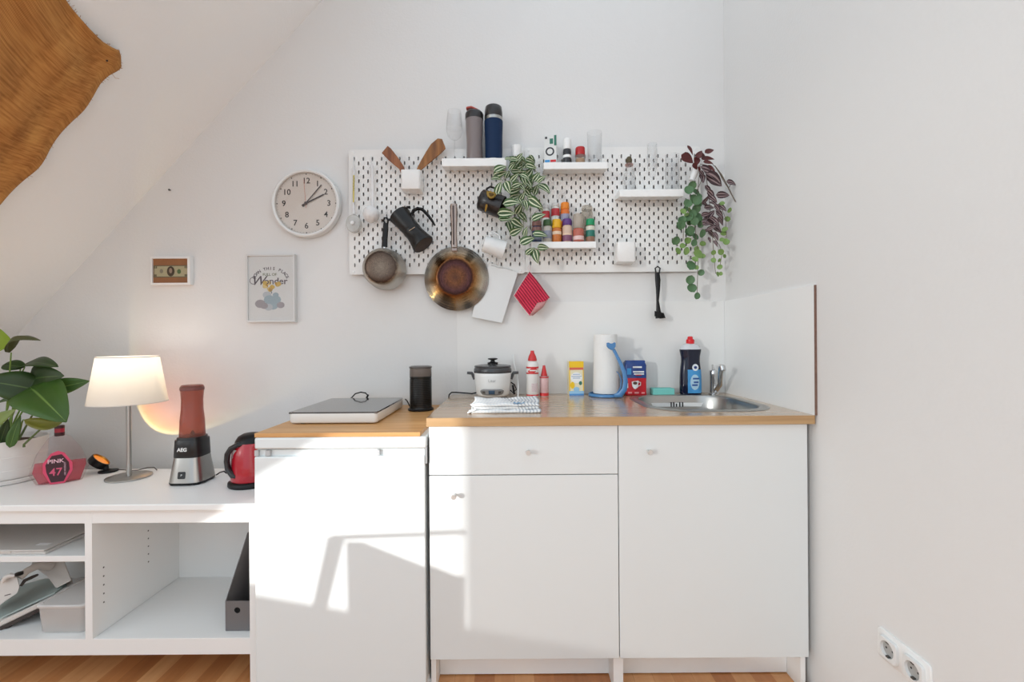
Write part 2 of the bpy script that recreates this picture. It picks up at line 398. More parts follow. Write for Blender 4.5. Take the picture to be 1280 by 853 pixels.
b=B(); b.box((-w+g,0,ZB),(w-g,.018,ZC-.002)); d=b.build('door',FRONT,t,smooth=False,bevel=.001); knob(d,813,566)
b=B(); z0=P(760,845.5,1.55).z; b.box((0,0,0),(XE-XL-.034,.012,.118-max(z0,.004))); tag(b.build('plinth_board',WHITE,loc=(XL+.017,1.55,max(z0,.004)),smooth=False),'long white plinth board recessed beneath the two base cabinets','plinth')
# worktop with a cut-out for the sink
WX0=P(533,530,1.444).x; WX1=XR-.0085; WY0=1.444; WY1=YW-.006
SX0,SX1,SY0,SY1,SR=.486,.94,1.525,1.985,.15
def loop(off,n=14): return rrect(SX0+off,SY0+off,SX1-off,SY1-off,SR-off,n)
lp=loop(.012); cx=(SX0+SX1)/2; cy=(SY0+SY1)/2
outer=[]
for x,y in lp:
    dx,dy=x-cx,y-cy
    ts=[]
    if dx>0: ts.append((WX1-cx)/dx)
    if dx<0: ts.append((WX0-cx)/dx)
    if dy>0: ts.append((WY1-cy)/dy)
    if dy<0: ts.append((WY0-cy)/dy)
    t_=min(ts); outer.append([cx+dx*t_,cy+dy*t_])
for c in ((WX0,WY0),(WX1,WY0),(WX1,WY1),(WX0,WY1)):
    i=min(range(len(outer)),key=lambda k:(outer[k][0]-c[0])**2+(outer[k][1]-c[1])**2); outer[i]=list(c)
b=B(); zt_,zb_=0,-.028; n=len(lp)
O=Vector((WX0,WY0,ZT))
vi=[[b.v(Vector((x-O.x,y-O.y,z))) for x,y in L] for L,z in ((outer,zb_),(outer,zt_),(lp,zt_),(lp,zb_))]
for k in range(4):
    for j in range(n):
        a,c=vi[k],vi[(k+1)%4]; f=b.face([a[j],a[(j+1)%n],c[(j+1)%n],c[j]]); 
        if k==0: f.material_index=1
wt=b.build('worktop',[WORK,WORKE],loc=O,smooth=False)
tag(wt,'wood-look laminate worktop with a sink cut-out over white cabinets','worktop')
# sink
def sink():
    t=thing('kitchen_sink','stainless steel inset sink with overflow slots in wooden worktop','sink',(cx,cy,ZT))
    b=B(); rings=[]
    for off,z in ((.0,.0005),(.004,.003),(.028,.0035),(.033,.001),(.036,-.006),(.042,-.05),(.05,-.13),(.07,-.15),(.11,-.155)):
        rings.append([Vector((x-cx,y-cy,z)) for x,y in loop(off)])
    b.rings(rings,cap=False); b.face([b.bm.verts[i] for i in range(0)]) if 0 else None
    b.bm.verts.ensure_lookup_table(); nn=len(rings[0]); b.face([b.bm.verts[len(b.bm.verts)-nn+i] for i in range(nn)])
    b.build('basin',STEEL,t,ang=50)
    # overflow slots on the back wall of the bowl
    bb_=B(); q0=P(838,503,SY1-.043)
    dk=M('slot_black',(18,18,18),.8)
    for i,dx in enumerate((0,3.2,6.5,10.5,14)):
        for (x0,x1,z0,z1) in ((0,.0035,-.02,0),) : bb_.box((dx*SY1/F,0,z0),(dx*SY1/F+x1+.0015,.003,z1+(-.006 if i==2 else 0)))
    bb_.build('overflow',dk,t,loc=Vector((q0.x-cx,SY1-.046-cy,q0.z-ZT)),smooth=False)
    b=B(); b.lathe([(.045,0),(.04,.002),(.012,.001)],24); b.build('drain',CHROME,t,loc=(0,0,-.154))
sink()
# ================= fridge =================
FX0=P(318.5,700,1.444).x; FX1=P(534,700,1.444).x; FW=(FX1-FX0)
ZF=.85
t=thing('fridge','small white under-counter fridge with recessed handle strip beneath a wooden board','fridge',((FX0+FX1)/2,1.444,0))
w=FW/2; zs=P(430,561.5,1.444).z
FRW=M('fridge_white',(230,235,235),.28,spec=.45)
b=B(); b.box((-w+.004,.05,.03),(w-.004,.575,zs-.002)); b.box((-w,.05,0),(w,.3,.03)); b.build('body',FRW,t,smooth=False,bevel=.003)
b=B(); b.prism([(-w,zs),(w,zs),(w,ZF),(-w,ZF)],.575); b.build('top_plate',FRW,t,smooth=True,bevel=.006)
b=B(); b.box((-w,0,.045),(w-.006,.045,zs-.024)); b.box((-w,.012,zs-.026),(w-.006,.045,zs-.003)); 
d=b.build('door',FRW,t,smooth=False,bevel=.004)
for xa,xb in ((-w,-w+.012),(-w+.035,-w+.05),(w-.16,w-.152)): b=B(); b.box((xa,.002,zs-.022),(xb,.011,zs-.004)); b.build('handle_rib',M('fridge_grey',(190,192,193),.4),d,smooth=False)
b=B(); b.box((-w+.002,.046,.05),(w-.004,.05,zs-.004)); b.build('seal',SEAL,t,smooth=False)
b=B(); b.box((w-.006,.004,zs-.05),(w+.001,.03,zs+.004)); b.lathe([(.005,0),(.005,.012)],12,Matrix.Translation((w-.004,.01,zs-.004))); b.build('hinge',SEAL,t,smooth=False)
# wooden board on the fridge
BX1=P(525,541,1.444).x
b=B(); b.box((0,0,0),(BX1-FX0,.605,.0135)); o=b.build('wooden_board',BOARD,loc=(FX0,1.446,ZF+.0005),smooth=False,bevel=.001)
tag(o,'light beech board lying on the fridge beneath the hotplate','board')
ZBD=ZF+.014
# ================= bench =================
ZBN=P(160,629.5,1.5).z; BY0,BY1=1.5,1.905
KB=H-ZBN
t=thing('sideboard','low white open sideboard under the sloping ceiling','sideboard',(-.845,BY0,0))
def rel(x,y,z): return (x+.845,y-BY0,z)
bx0=-2.45; bx1=-.845
b=B(); b.box(rel(bx0-.045,BY0-.012,ZBN-.022),rel(bx1+.004,BY1,ZBN)); b.build('top_board',WHITE,t,smooth=False,bevel=.003)
b=B(); zt2=P(160,653.5,1.51).z; b.box(rel(bx0,BY0+.004,zt2),rel(bx1-.04,BY0+.02,ZBN-.031)); b.box(rel(bx0,BY0,ZBN-.031),rel(bx1-.0402,BY0+.02,ZBN-.022)); b.build('apron',WHITE,t,smooth=False,bevel=.001)
zs0=P(200,797,1.51).z; zs1=P(200,817.5,1.51).z
b=B(); b.box(rel(bx0,BY0+.004,zs1),rel(bx1-.04,BY0+.022,zs0)); b.build('bottom_rail',WHITE,t,smooth=False,bevel=.001)
b=B(); b.box(rel(bx0,BY0+.022,zs0-.018),rel(bx1-.04,BY1,zs0-.001)); b.build('bottom_shelf',WHITE,t,smooth=False)
for y in (BY0,BY1-.045):
    for xx in (bx1-.04,bx0-.0402):
        b=B(); b.box(rel(xx,y,0),rel(xx+.04,y+.045,ZBN-.0215)); b.build('leg',WHITE,t,smooth=False,bevel=.001)
b=B(); b.box(rel(bx1-.03,BY0+.045,zs1),rel(bx1-.012,BY1-.045,ZBN-.022)); b.build('side_panel',WHITE,t,smooth=False); b=B(); b.box(rel(bx0-.03,BY0+.045,zs1),rel(bx0-.012,BY1-.045,ZBN-.022)); b.build('side_panel',WHITE,t,smooth=False)
dx0=P(107,730,1.505).x; dx1=P(116,730,1.505).x
b=B(); b.box(rel(dx0,BY0+.003,zs0),rel(dx1,BY1-.01,ZBN-.023)); dv=b.build('divider',WHITE,t,smooth=False)
b=B()
for yy,zz in ((1.545,(.385,.355,.325,.295,.265)),(1.735,(.43,.40,.37,.34,.31))):
    for z in zz: b=B(); b.lathe([(.0028,0),(.0028,.0006)],8,Matrix.Translation(Vector(rel(dx1+.0001,yy,z)))@Matrix.Rotation(PI/2,4,'Y')); b.build('peg_hole',M('hole_grey',(90,88,86),.8),dv,smooth=False)
b=B(); b.box(rel(bx0,BY1-.01,zs1),rel(bx1-.04,BY1-.004,ZBN-.023)); b.build('back_panel',M('back_panel',(240,240,238),.6,0,.1,90),t,smooth=False)
zsh=P(50,695.5,1.52).z
b=B(); b.box(rel(bx0,BY0+.02,zsh-.02),rel(dx0-.001,BY1-.012,zsh)); b.build('shelf_board',WHITE,t,smooth=False,bevel=.001)
# ================= pegboards =================
YB=2.035        # front face
HOLEM=M('raw_fibre_brown',(84,72,62),.9)
PEG=M('pegboard_white',(232,231,228),.5,spec=.3)
PX_=5.72/F*YB; PZ_=11.08/F*YB
def pegboard(px0,py0,label):
    o0=P(px0,py0,YB); nc=37; nr=13; mgx=7.0/F*YB; W_=mgx*2+36*PX_; Ht=156.4/F*YB
    t=thing('pegboard',label,'pegboard',(o0.x,YB,o0.z-Ht),group=None)
    b=B(); T=.005
    mz=(Ht-nr*PZ_)/2
    xs0=mgx-PX_/2
    hw,hh=.0032,.0084
    def ring(cx,cz):
        pts=[]
        for k in range(8):
            sx=(1,1,.45,-.45,-1,-1,-.45,.45)[k]; sz=(.7,-.7,-1,-1,-.7,.7,1,1)[k]
            pts.append((cx+hw*sx,cz+hh*sz))
        return pts
    for c in range(nc):
        x0=xs0+c*PX_; x1=x0+PX_; cx=(x0+x1)/2
        offs=PZ_/2 if c%2 else 0
        zlist=[mz+r_*PZ_+offs for r_ in range(nr if not offs else nr-1)]
        # filler at ends
        zs_=[0]+zlist[:1]; 
        for (za,zb) in ((0,zlist[0]),(zlist[-1]+PZ_,Ht)):
            f=b.face([b.v((x0,0,za)),b.v((x1,0,za)),b.v((x1,0,zb)),b.v((x0,0,zb))])
        for z0 in zlist:
            z1=z0+PZ_; cz=(z0+z1)/2
            inn=ring(cx,cz)
            qx=PX_*.25; 
            out=[(x1,z0+(z1-z0)*.75),(x1,z0+(z1-z0)*.25),(cx+qx,z0),(cx-qx,z0),(x0,z0+(z1-z0)*.25),(x0,z0+(z1-z0)*.75),(cx-qx,z1),(cx+qx,z1)]
            iv=[b.v((x,0,z)) for x,z in inn]; ov=[b.v((x,0,z)) for x,z in out]; bv=[b.v((x,T,z)) for x,z in inn]
            cor={1:(x1,z0),3:(x0,z0),5:(x0,z1),7:(x1,z1)}
            bo=[b.v((x,T,z)) for x,z in out]
            for k in range(8):
                k2=(k+1)%8
                if k in cor: b.face([ov[k],b.v((cor[k][0],0,cor[k][1])),ov[k2],iv[k2],iv[k]])
                else: b.face([ov[k],ov[k2],iv[k2],iv[k]])
                b.mi=1; b.face([iv[k],iv[k2],bv[k2],bv[k]])
                if k in cor: b.face([bo[k],b.v((cor[k][0],T,cor[k][1])),bo[k2],bv[k2],bv[k]])
                else: b.face([bo[k],bo[k2],bv[k2],bv[k]])
                b.mi=0
    # left and right margins with rounded corners
    rr=.012
    for (xa,xb,s_) in ((0,xs0,-1),(W_,W_-xs0,1)):
        pts=[(xb,0),(xb,Ht)]
        cxx=xa-s_*rr
        arc=[(cxx+s_*rr*math.sin(R(a)),Ht-rr+rr*math.cos(R(a))) for a in range(0,91,15)]
        pts+=arc+[(x,Ht-z) for x,z in arc[::-1]]
        b.face([b.v((x,0,z)) for x,z in pts])
    bmesh.ops.remove_doubles(b.bm,verts=b.bm.verts,dist=.00001)
    # back sheet edge: outer rim
    b.mi=0
    outl=rrect(0,0,W_,Ht,rr)
    r0=[b.v((x,0,z)) for x,z in outl]; r1=[b.v((x,T,z)) for x,z in outl]
    for i in range(len(r0)): b.face([r0[i],r0[(i+1)%len(r0)],r1[(i+1)%len(r0)],r1[i]])
    b.build('perforated_panel',[PEG,HOLEM],t,smooth=False)
    for (x,z) in ((xs0+.005,.012),(W_-xs0-.005,.012),(xs0+.005,Ht-.012),(W_-xs0-.005,Ht-.012)):
        s2=B(); s2.lathe([(.006,0),(.006,.0008),(.004,.0018)],14,Matrix.Translation((x,0,z))@Matrix.Rotation(PI/2,4,'X')); s2.build('screw_cap',PLAST,t)
        s2=B(); s2.lathe([(.009,.0052),(.009,YW-YB-.0003)],14,Matrix.Translation((x,0,z))@Matrix.Rotation(-PI/2,4,'X')); s2.build('spacer',PLAST,t)
    return t
pegboard(435.7,187.2,'left white perforated pegboard holding pans, moka pot and mugs')
pegboard(655.3,184.6,'right white perforated pegboard holding the spice shelf and glasses')
# ================= shelves =================
YS=1.937
def shelf(x0,x1,y0,y1,label):
    p0=P(x0,y0,YS); p1=P(x1,(y1+y0)/2,YS); zt=P((x0+x1)/2,y0,YS).z; zb=P((x0+x1)/2,y1,YS).z; h=zt-zb; w=p1.x-p0.x
    b=B(); D=YB-YS-.0005
    b.rings([[Vector((0,0,-h)),Vector((0,0,0)),Vector((0,D,0)),Vector((0,D,-h*.55))],[Vector((w,0,-h)),Vector((w,0,0)),Vector((w,D,0)),Vector((w,D,-h*.55))]])
    o=b.build('peg_shelf',PLAST,loc=(p0.x,YS,zt),smooth=False,bevel=.003)
    tag(o,label,'shelf'); return zt
Z1=shelf(552,633,197.5,208,'small white shelf on left pegboard carrying the two tumblers')
Z2=shelf(679.5,760,202.5,211.5,'small white shelf on right pegboard carrying a box and red-capped jar')
Z3=shelf(774.5,855,236.5,246,'small white shelf on right pegboard carrying only clear glassware')
Z4=shelf(664,745.5,302,310.5,'small white shelf on right pegboard crowded with spice jars')
def cup(px0,py0,px1,py1,label):
    Y=1.955; a=P(px0,py0,Y); c=P(px1,py1,Y); w=c.x-a.x; h=a.z-c.z; D=YB-Y-.001
    t=thing('peg_container',label,'container',((a.x+c.x)/2,Y,c.z)); b=B(); w/=2; r=.012
    def rect(o,z): return [Vector((x,y+D/2,z)) for x,y in rrect(-w+o,-D/2+o,w-o,D/2-o,r,4)]
    b.rings([rect(.002,0),rect(0,.003),rect(0,h),rect(.002,h),rect(.0022,.004)]); b.build('holder',PLAST,t,ang=50)
    return Vector(t.location),w,h,D
cl,cw,ch,cD=cup(500.5,212,525.5,236,'white square utensil cup with wooden spatulas on the left pegboard')
cup(771.5,302.5,795.5,327,'empty white square cup low on the right pegboard')
# wooden spatulas standing in the cup
def spatula(pts_px,Y,wid,mat,label,name,thick=.006):
    pts=[P(x,y,Y) for x,y in pts_px]; o=pts[0]; b=B()
    n=Vector((0,-1,0)); rr=[]
    for i,p in enumerate(pts):
        t_=(pts[min(i+1,len(pts)-1)]-pts[max(i-1,0)]).normalized(); s_=t_.cross(n)
        w=wid[i]; q=p-o
        rr.append([q-s_*w-n*thick/2,q-s_*w*.95+n*thick/2,q+s_*w*.95+n*thick/2,q+s_*w-n*thick/2])
    b.rings(rr); ob=b.build(name,mat,loc=o,smooth=False,bevel=.0015); tag(ob,label,'spatula'); return ob
spatula([(508,232),(502,210),(496,203),(489.5,196),(484,189.5),(481,187)],1.985,[.006,.012,.017,.021,.022,.021],SPAT2,'short reddish wooden spatula leaning left in white utensil cup','wooden_spatula')
spatula([(516,232),(523,213),(529,205),(538,194),(545,186),(552,179.5),(554.5,178.5)],1.985,[.006,.009,.016,.025,.031,.029,.018],SPAT,'large golden brown wooden spatula leaning right in white utensil cup','wooden_spatula')
# hooks
WIRE=M('white_wire',(225,225,225),.3)
def hook(px,py0,py1,label,reach=.03,name='peg_hook'):
    a=P(px,py0,YB); c=P(px,py1,YB)
    b=B(); h=a.z-c.z
    b.tube([(0,.006,0),(0,-.004,0),(0,-.006,-.004),(0,-.006,-h+.008),(0,-.012,-h),(0,-reach+.004,-h),(0,-reach,-h+.006),(0,-reach,-h+.014)],.0014,8)
    tag(b.build(name,WIRE,loc=a),label,'hook'); return a.x,a.z-h
hook(442.5,196,217,'thin white hook holding the yellow-handled brush at pegboard left edge')
hook(464.5,196,212,'thin white hook holding the white soup ladle')
hook(483,262,276,'thin white hook shared by saucepan and moka pot')
hook(567.5,240,255,'thin white hook holding the frying pan handle')
hook(613,222,240,'thin white hook holding the black mug',.05)
hook(619.5,278,293,'thin white hook holding the white mug',.05)
hook(661.5,322,338,'thin white hook holding the red pot holder')
hook(820.5,318,334,'thin white hook holding the black dish brush')
# ================= clock =================
def clock():
    Y=2.02; c=P(381,253.2,Y); t=thing('wall_clock','round white wall clock with black numerals above the small pictures','clock',(c.x,YW,c.z)); r=43*Y/F
    X=Matrix.Rotation(PI/2,4,'X')
    b=B(); b.lathe([(r*.93,.001),(r,.006),(r,.028),(r*.985,.037),(r*.95,.04),(r*.905,.037),(r*.895,.028)],64,X,cap=False); b.build('rim',M('clock_rim',(228,228,226),.3),t)
    b=B(); b.lathe([(r*.93,.0),(r*.93,.024),(0.0001,.024)],64,X,cap=False); b.build('dial',M('clock_dial',(214,208,202),.6),t)
    ink=M('ink_black',(38,34,32),.6)
    for n in range(1,13):
        a=R(n*30); text(str(n),r*.235,ink,t,(r*.66*math.sin(a),-.0245,r*.66*math.cos(a)),name='numeral',bold=.0004)
        b=B(); q=r*.86; b.lathe([(.0028,0),(.0028,.0008)],10,Matrix.Translation((q*math.sin(a),-.0242,q*math.cos(a)))@X); b.build('hour_mark',ink,t)
    b=B()
    for n in range(60):
        if n%5==0: continue
        a=R(n*6); m=Matrix.Rotation(a,4,'Y'); b.box((-.0004,-.0246,r*.85),(.0004,-.0241,r*.868),m)
    tag(b.build('minute_track',ink,t,smooth=False),kind='stuff')
    hm=M('hand_brown',(58,40,34),.5)
    for nm,ang,L,w,y in (('minute_hand',41,.70,.0022,.030),('hour_hand',64,.58,.003,.0275)):
        b=B(); b.box((-w,-y-.001,-r*.14),(w,-y,r*L),Matrix.Rotation(R(ang),4,'Y')); b.build(nm,hm,t,smooth=False)
    b=B(); b.box((-.0006,-.0325,-r*.15),(.0006,-.032,r*.7),Matrix.Rotation(R(-4),4,'Y')); b.build('second_hand',M('hand_orange',(210,120,90),.5),t,smooth=False)
    b=B(); b.lathe([(.006,.024),(.006,.034),(.002,.0345)],16,X); b.build('hub',hm,t)
    b=B(); b.lathe([(r*.9,.0355),(.001,.0375)],48,X,cap=False); b.build('crystal',glass('clock_glass',(250,248,246),.02,.15),t)
clock()
# ================= framed pictures =================
def dollar():
    Y=2.035; a=P(188,321,Y); c=P(237.5,356,Y); W_=c.x-a.x; Ht=a.z-c.z
    t=thing('picture_frame','small white box frame with a green banknote on brown card','picture',(a.x,YW,c.z)); D=YW-Y
    b=B()
    o=rrect(0,0,W_,Ht,.003,2); e=.007; i0=[(e,e),(W_-e*1.6,e)]
    for (x0,z0,x1,z1) in ((0,0,W_,.009),(0,Ht-.009,W_,Ht),(0,.009,.006,Ht-.009),(W_-.012,.009,W_,Ht-.009)): b.box((x0,-D,z0),(x1,-.001,z1))
    b.build('frame',PLAST,t,smooth=False,bevel=.0008)
    b=B(); b.box((.006,-D+.008,.009),(W_-.012,-.001,Ht-.009)); b.build('card',M('card_brown',(146,98,62),.7,var=.2,bscale=30),t,smooth=False)
    x0,x1=.008,W_-.014; z0,z1=Ht*.27,Ht*.70; y=-D+.0075
    nt=thing_part=B(); nt.box((x0,y,z0),(x1,y+.0005,z1)); note=nt.build('banknote',M('note_paper',(168,160,128),.8,var=.12,bscale=120),t,smooth=False)
    ink=M('note_ink',(104,96,74),.8); w=x1-x0;h=z1-z0
    b=B()
    for (u0,v0,u1,v1) in ((0,0,1,.07),(0,.93,1,1),(0,0,.02,1),(.98,0,1,1),(.02,.08,.09,.25),(.02,.75,.1,.92),(.9,.75,.98,.92),(.9,.08,.98,.25)): b.box((x0+w*u0,y-.0003,z0+h*v0),(x0+w*u1,y,z0+h*v1))
    tag(b.build('border_print',ink,note,smooth=False),kind=None)
    def disc(u,v,ru,rv,m,n):
        b=B(); b.prism([(x0+w*u+w*ru*math.cos(R(k)),z0+h*v+h*rv*math.sin(R(k))) for k in range(0,360,20)],.0004,None,y-.0006); return b.build(n,m,note,smooth=False)
    disc(.5,.5,.11,.42,M('note_dark',(70,58,44),.8),'portrait_oval'); disc(.5,.55,.045,.22,M('note_head',(150,128,110),.8),'portrait_head').location=(0,-.0004,0)
    disc(.74,.48,.055,.2,M('note_green',(82,104,66),.8),'treasury_seal'); disc(.23,.52,.05,.18,M('note_grey',(130,124,106),.8),'reserve_seal')
    text('1',h*.2,M('note_pale',(190,186,150),.8),note,(x0+w*.055,y-.0007,z0+h*.83),name='denomination'); text('1',h*.2,M('note_pale'),note,(x0+w*.94,y-.0007,z0+h*.83),name='denomination')
dollar()
def poster():
    Y=2.035; a=P(307,318,Y); c=P(368.5,402.5,Y); W_=c.x-a.x; Ht=a.z-c.z; D=YW-Y
    t=thing('picture_frame','white framed print with curved lettering below the wall clock','picture',(a.x,YW,c.z))
    b=B(); f=.008
    for (x0,z0,x1,z1) in ((0,0,W_,f),(0,Ht-f,W_,Ht),(0,f,f,Ht-f),(W_-f,f,W_,Ht-f)): b.box((x0,-D,z0),(x1,-.001,z1))
    b.build('frame',M('frame_grey_white',(214,213,211),.4),t,smooth=False,bevel=.0008)
    b=B(); b.box((f,-D+.006,f),(W_-f,-.001,Ht-f)); pr=b.build('print',M('print_paper',(222,220,217),.7),t,smooth=False)
    y=-D+.0055; ink=M('print_plum',(84,66,72),.8); grn=M('print_olive',(120,122,92),.8)
    cxp=W_*.5; cz=Ht*.60; rad=W_*.34
    s="DOWN THIS PLACE"
    for i,chh in enumerate(s):
        if chh==' ': continue
        a_=R(-72+144*i/(len(s)-1)); 
        text(chh,.019,ink,pr,(cxp+rad*1.05*math.sin(a_),y,cz+rad*.78*math.cos(a_)),rot=(PI/2,a_*.8,0),bold=.0003)
    text('FULL OF',.017,grn,pr,(cxp-.005,y,cz+Ht*.10),bold=.0003)
    text('W',.06,ink,pr,(cxp-W_*.27,y,cz+Ht*.005),shear=.35,bold=.0003); text('onder',.042,ink,pr,(cxp+W_*.10,y,cz+Ht*.0),bold=.0004,sx=1.05)
    b=B()
    b.tube([(cxp-W_*.36+.016*math.cos(R(k))*1.0,y,cz+.004+.016*math.sin(R(k))) for k in range(40,330,25)],.0013,6); b.build('flourish',ink,pr)
    random.seed(5)
    # generic bouquet and cloud shapes
    yel=[M('print_yellow',(206,170,74),.8),M('print_gold',(182,138,52),.8),M('print_cream',(222,196,120),.8)]
    def blob(x,z,r,m,n,d=0,sq=1):
        b=B(); b.prism([(x+r*math.cos(R(k)),z+r*sq*math.sin(R(k))) for k in range(0,360,30)],.0003,None,y-.0002-d); b.build(n,m,pr,smooth=False)
    for i in range(16):
        v=random.random(); ww=.36*(1-v)*.5; blob(cxp-.005+random.uniform(-ww,ww)*W_*1.5,Ht*(.585-.11*v),random.uniform(.006,.012),yel[i%3],'flower_print',i*.00004)
    b=B(); b.tube([(cxp,y,Ht*.47),(cxp+.004,y,Ht*.42)],.0015,5); b.build('stem_print',M('print_slate',(90,108,118),.8),pr)
    bl=[M('print_blue',(158,174,182),.8),M('print_pale',(186,190,194),.8),M('print_mauve',(160,152,154),.8)]
    for i,(u,v,r,m) in enumerate(((.42,.40,.020,1),(.47,.33,.026,0),(.60,.33,.024,0),(.28,.27,.024,2),(.54,.25,.026,0),(.70,.25,.018,2),(.45,.22,.02,1),(.36,.24,.018,2),(.60,.40,.014,0))): blob(W_*u,Ht*v,r,bl[m],'cloud_print',i*.00004,.8)
    text('wonder',.011,ink,pr,(cxp+.008,y-.0006,Ht*.185)) if 0 else None
    b=B(); b.box((f+.001,-D+.003,f+.001),(W_-f-.001,-D+.0035,Ht-f-.001)); b.build('glazing',glass('frame_glass',(250,250,250),.0,.2,.01),t,smooth=False)
poster()
# ================= pans =================
def radial(name,stops,rmax,metal=1,rough=.25,noise=.12,nscale=40,ripple=0):
    m=bpy.data.materials.new(name); m.use_nodes=True; nt=m.node_tree; b=nt.nodes['Principled BSDF']
    tc=nt.nodes.new('ShaderNodeTexCoord'); mp=nt.nodes.new('ShaderNodeMapping'); mp.inputs['Scale'].default_value=(1/rmax,0,1/rmax); nt.links.new(tc.outputs['Object'],mp.inputs['Vector'])
    ln=nt.nodes.new('ShaderNodeVectorMath'); ln.operation='LENGTH'; nt.links.new(mp.outputs[0],ln.inputs[0])
    n=nt.nodes.new('ShaderNodeTexNoise'); n.inputs['Scale'].default_value=nscale; n.inputs['Detail'].default_value=5; nt.links.new(tc.outputs['Object'],n.inputs['Vector'])
    d=math_(nt,'ADD',ln.outputs['Value'],math_(nt,'MULTIPLY',math_(nt,'SUBTRACT',n.outputs['Fac'],.5),noise))
    r=ramp(nt,d,stops); n2=nt.nodes.new('ShaderNodeTexNoise'); n2.inputs['Scale'].default_value=nscale*1.6; n2.inputs['Detail'].default_value=8; n2.inputs['Roughness'].default_value=.7; n2.inputs['Distortion'].default_value=1.5; nt.links.new(tc.outputs['Object'],n2.inputs['Vector'])
    k_=nt.nodes.new('ShaderNodeMapRange'); k_.inputs[1].default_value=.3; k_.inputs[2].default_value=.7; k_.inputs[3].default_value=.55; k_.inputs[4].default_value=1.35; nt.links.new(n2.outputs['Fac'],k_.inputs[0])
    edge=nt.nodes.new('ShaderNodeMapRange'); edge.inputs[1].default_value=.55; edge.inputs[2].default_value=.85; edge.inputs[3].default_value=1; edge.inputs[4].default_value=.1; nt.links.new(ln.outputs['Value'],edge.inputs[0])
    vm=nt.nodes.new('ShaderNodeMix'); vm.data_type='RGBA'; vm.blend_type='MULTIPLY'; nt.links.new(edge.outputs[0],vm.inputs[0]); nt.links.new(r.outputs[0],vm.inputs[6]); nt.links.new(k_.outputs[0],vm.inputs[7])
    nt.links.new(vm.outputs[2],b.inputs['Base Color']); b.inputs['Metallic'].default_value=metal; b.inputs['Roughness'].default_value=rough
    if ripple:
        w=math_(nt,'SINE',math_(nt,'MULTIPLY',ln.outputs['Value'],ripple)); bp=nt.nodes.new('ShaderNodeBump'); bp.inputs['Strength'].default_value=.06; bp.inputs['Distance'].default_value=.001
        nt.links.new(w,bp.inputs['Height']); nt.links.new(bp.outputs[0],b.inputs['Normal'])
    return m
def frying_pan():
    Yr=2.022; Yb=1.972; c=P(569.5,347,1.985); 
    t=thing('frying_pan','large steel frying pan with burnt brown base hanging by its handle','pan',(c.x,YB,c.z)); X=Matrix.Rotation(PI/2,4,'X')
    R_=40.3*Yr/F; rb=24.5*Yb/F; y=lambda Y: YB-Y
    pm=radial('pan_base',[(0,(92,60,48)),(.2,(112,70,48)),(.42,(84,54,52)),(.52,(60,36,30)),(.57,(120,78,48)),(.63,(172,128,84)),(.72,(186,160,128)),(.82,(198,186,168)),(.93,(178,172,164)),(1,(190,188,184))],R_,1,.24,.07,55,90)
    b=B(); b.lathe([(.0001,y(Yb)),(rb*.45,y(Yb)),(rb*.9,y(Yb)),(rb,y(Yb)-.002),(rb*1.06,y(Yb)-.008),(rb*1.3,y(Yb)-.02),(R_*.88,y(Yr)+.014),(R_*.975,y(Yr)+.003),(R_,y(Yr)),(R_*.99,y(Yr)-.002),(R_*.86,y(Yr)+.009),(rb*1.2,y(Yb)-.023),(rb,y(Yb)-.010),(.0001,y(Yb)-.007)],72,X,cap=False)
    b.build('bowl',pm,t,ang=50)
    hm=M('pan_handle_steel',(158,142,134),.3,1)
    top=P(567.2,255,2.0)-Vector(t.location); bot=P(567.8,309,1.995)-Vector(t.location)
    b=B(); b.tube([bot+Vector((0,.012,-.008)),bot,bot.lerp(top,.35),bot.lerp(top,.8),top],[.008,.0145,.012,.0165,.014],12,flat=.35,flatdir=(0,1,0)); hd=b.build('handle',hm,t)
    b=B(); b.tube([bot+Vector((-.002,-.006,.01)),bot.lerp(top,.95)+Vector((-.002,-.007,0))],[.0035,.004],8,flat=.5,flatdir=(0,1,0)); b.build('handle_groove',M('groove_dark',(90,78,74),.4,1),hd)
    b=B(); b.box((-.013,-.006,-.012),(.013,.006,.006),Matrix.Translation(bot+Vector((0,.008,-.006)))); b.build('bracket',hm,t,bevel=.003)
frying_pan()
def saucepan():
    Yr=2.022; Yb=1.94; c=P(482.5,337.5,Yr)
    t=thing('saucepan','small worn saucepan with scratched dark base and black handle','pan',(c.x,YB,c.z)); X=Matrix.Rotation(PI/2,4,'X')
    R_=24.8*Yr/F; rb=20.5*Yb/F; y=lambda Y: YB-Y
    pm=radial('saucepan_base',[(0,(128,112,98)),(.4,(108,92,80)),(.66,(86,70,60)),(.74,(58,46,40)),(.79,(140,124,108)),(.85,(196,188,176)),(1,(188,184,178))],R_,.85,.33,.12,90,0)
    b=B(); b.lathe([(.0001,y(Yb)),(rb*.5,y(Yb)),(rb*.93,y(Yb)),(rb,y(Yb)-.003),(rb*1.05,y(Yb)-.010),(R_*.97,y(Yb)-.022),(R_*.98,y(Yr)+.006),(R_*1.03,y(Yr)+.002),(R_*1.03,y(Yr)),(R_*.96,y(Yr)+.002),(R_*.95,y(Yb)-.02),(.0001,y(Yb)-.006)],56,X,cap=False); b.build('pot_body',pm,t,ang=50)
    L=lambda px,py,Y:P(px,py,Y)-Vector(t.location)
    b=B(); b.tube([L(480.5,315,2.0),L(480.6,308,2.0)],[.008,.0075],12,flat=.6,flatdir=(0,1,0)); b.build('ferrule',CHROME,t)
    b=B(); b.tube([L(480.6,309,2.0),L(481,300,2.0),L(482,286,2.0),L(482.3,279,2.0)],[.0135,.0125,.0125,.011],12,flat=.5,flatdir=(0,1,0))
    b.tube([L(481.5,280,2.0),L(479.5,276,2.0),L(480.5,272.5,2.0),L(483.5,272.5,2.0),L(485.2,276,2.0),L(484,281,2.0)],.0045,8); b.build('handle',BLACK,t)
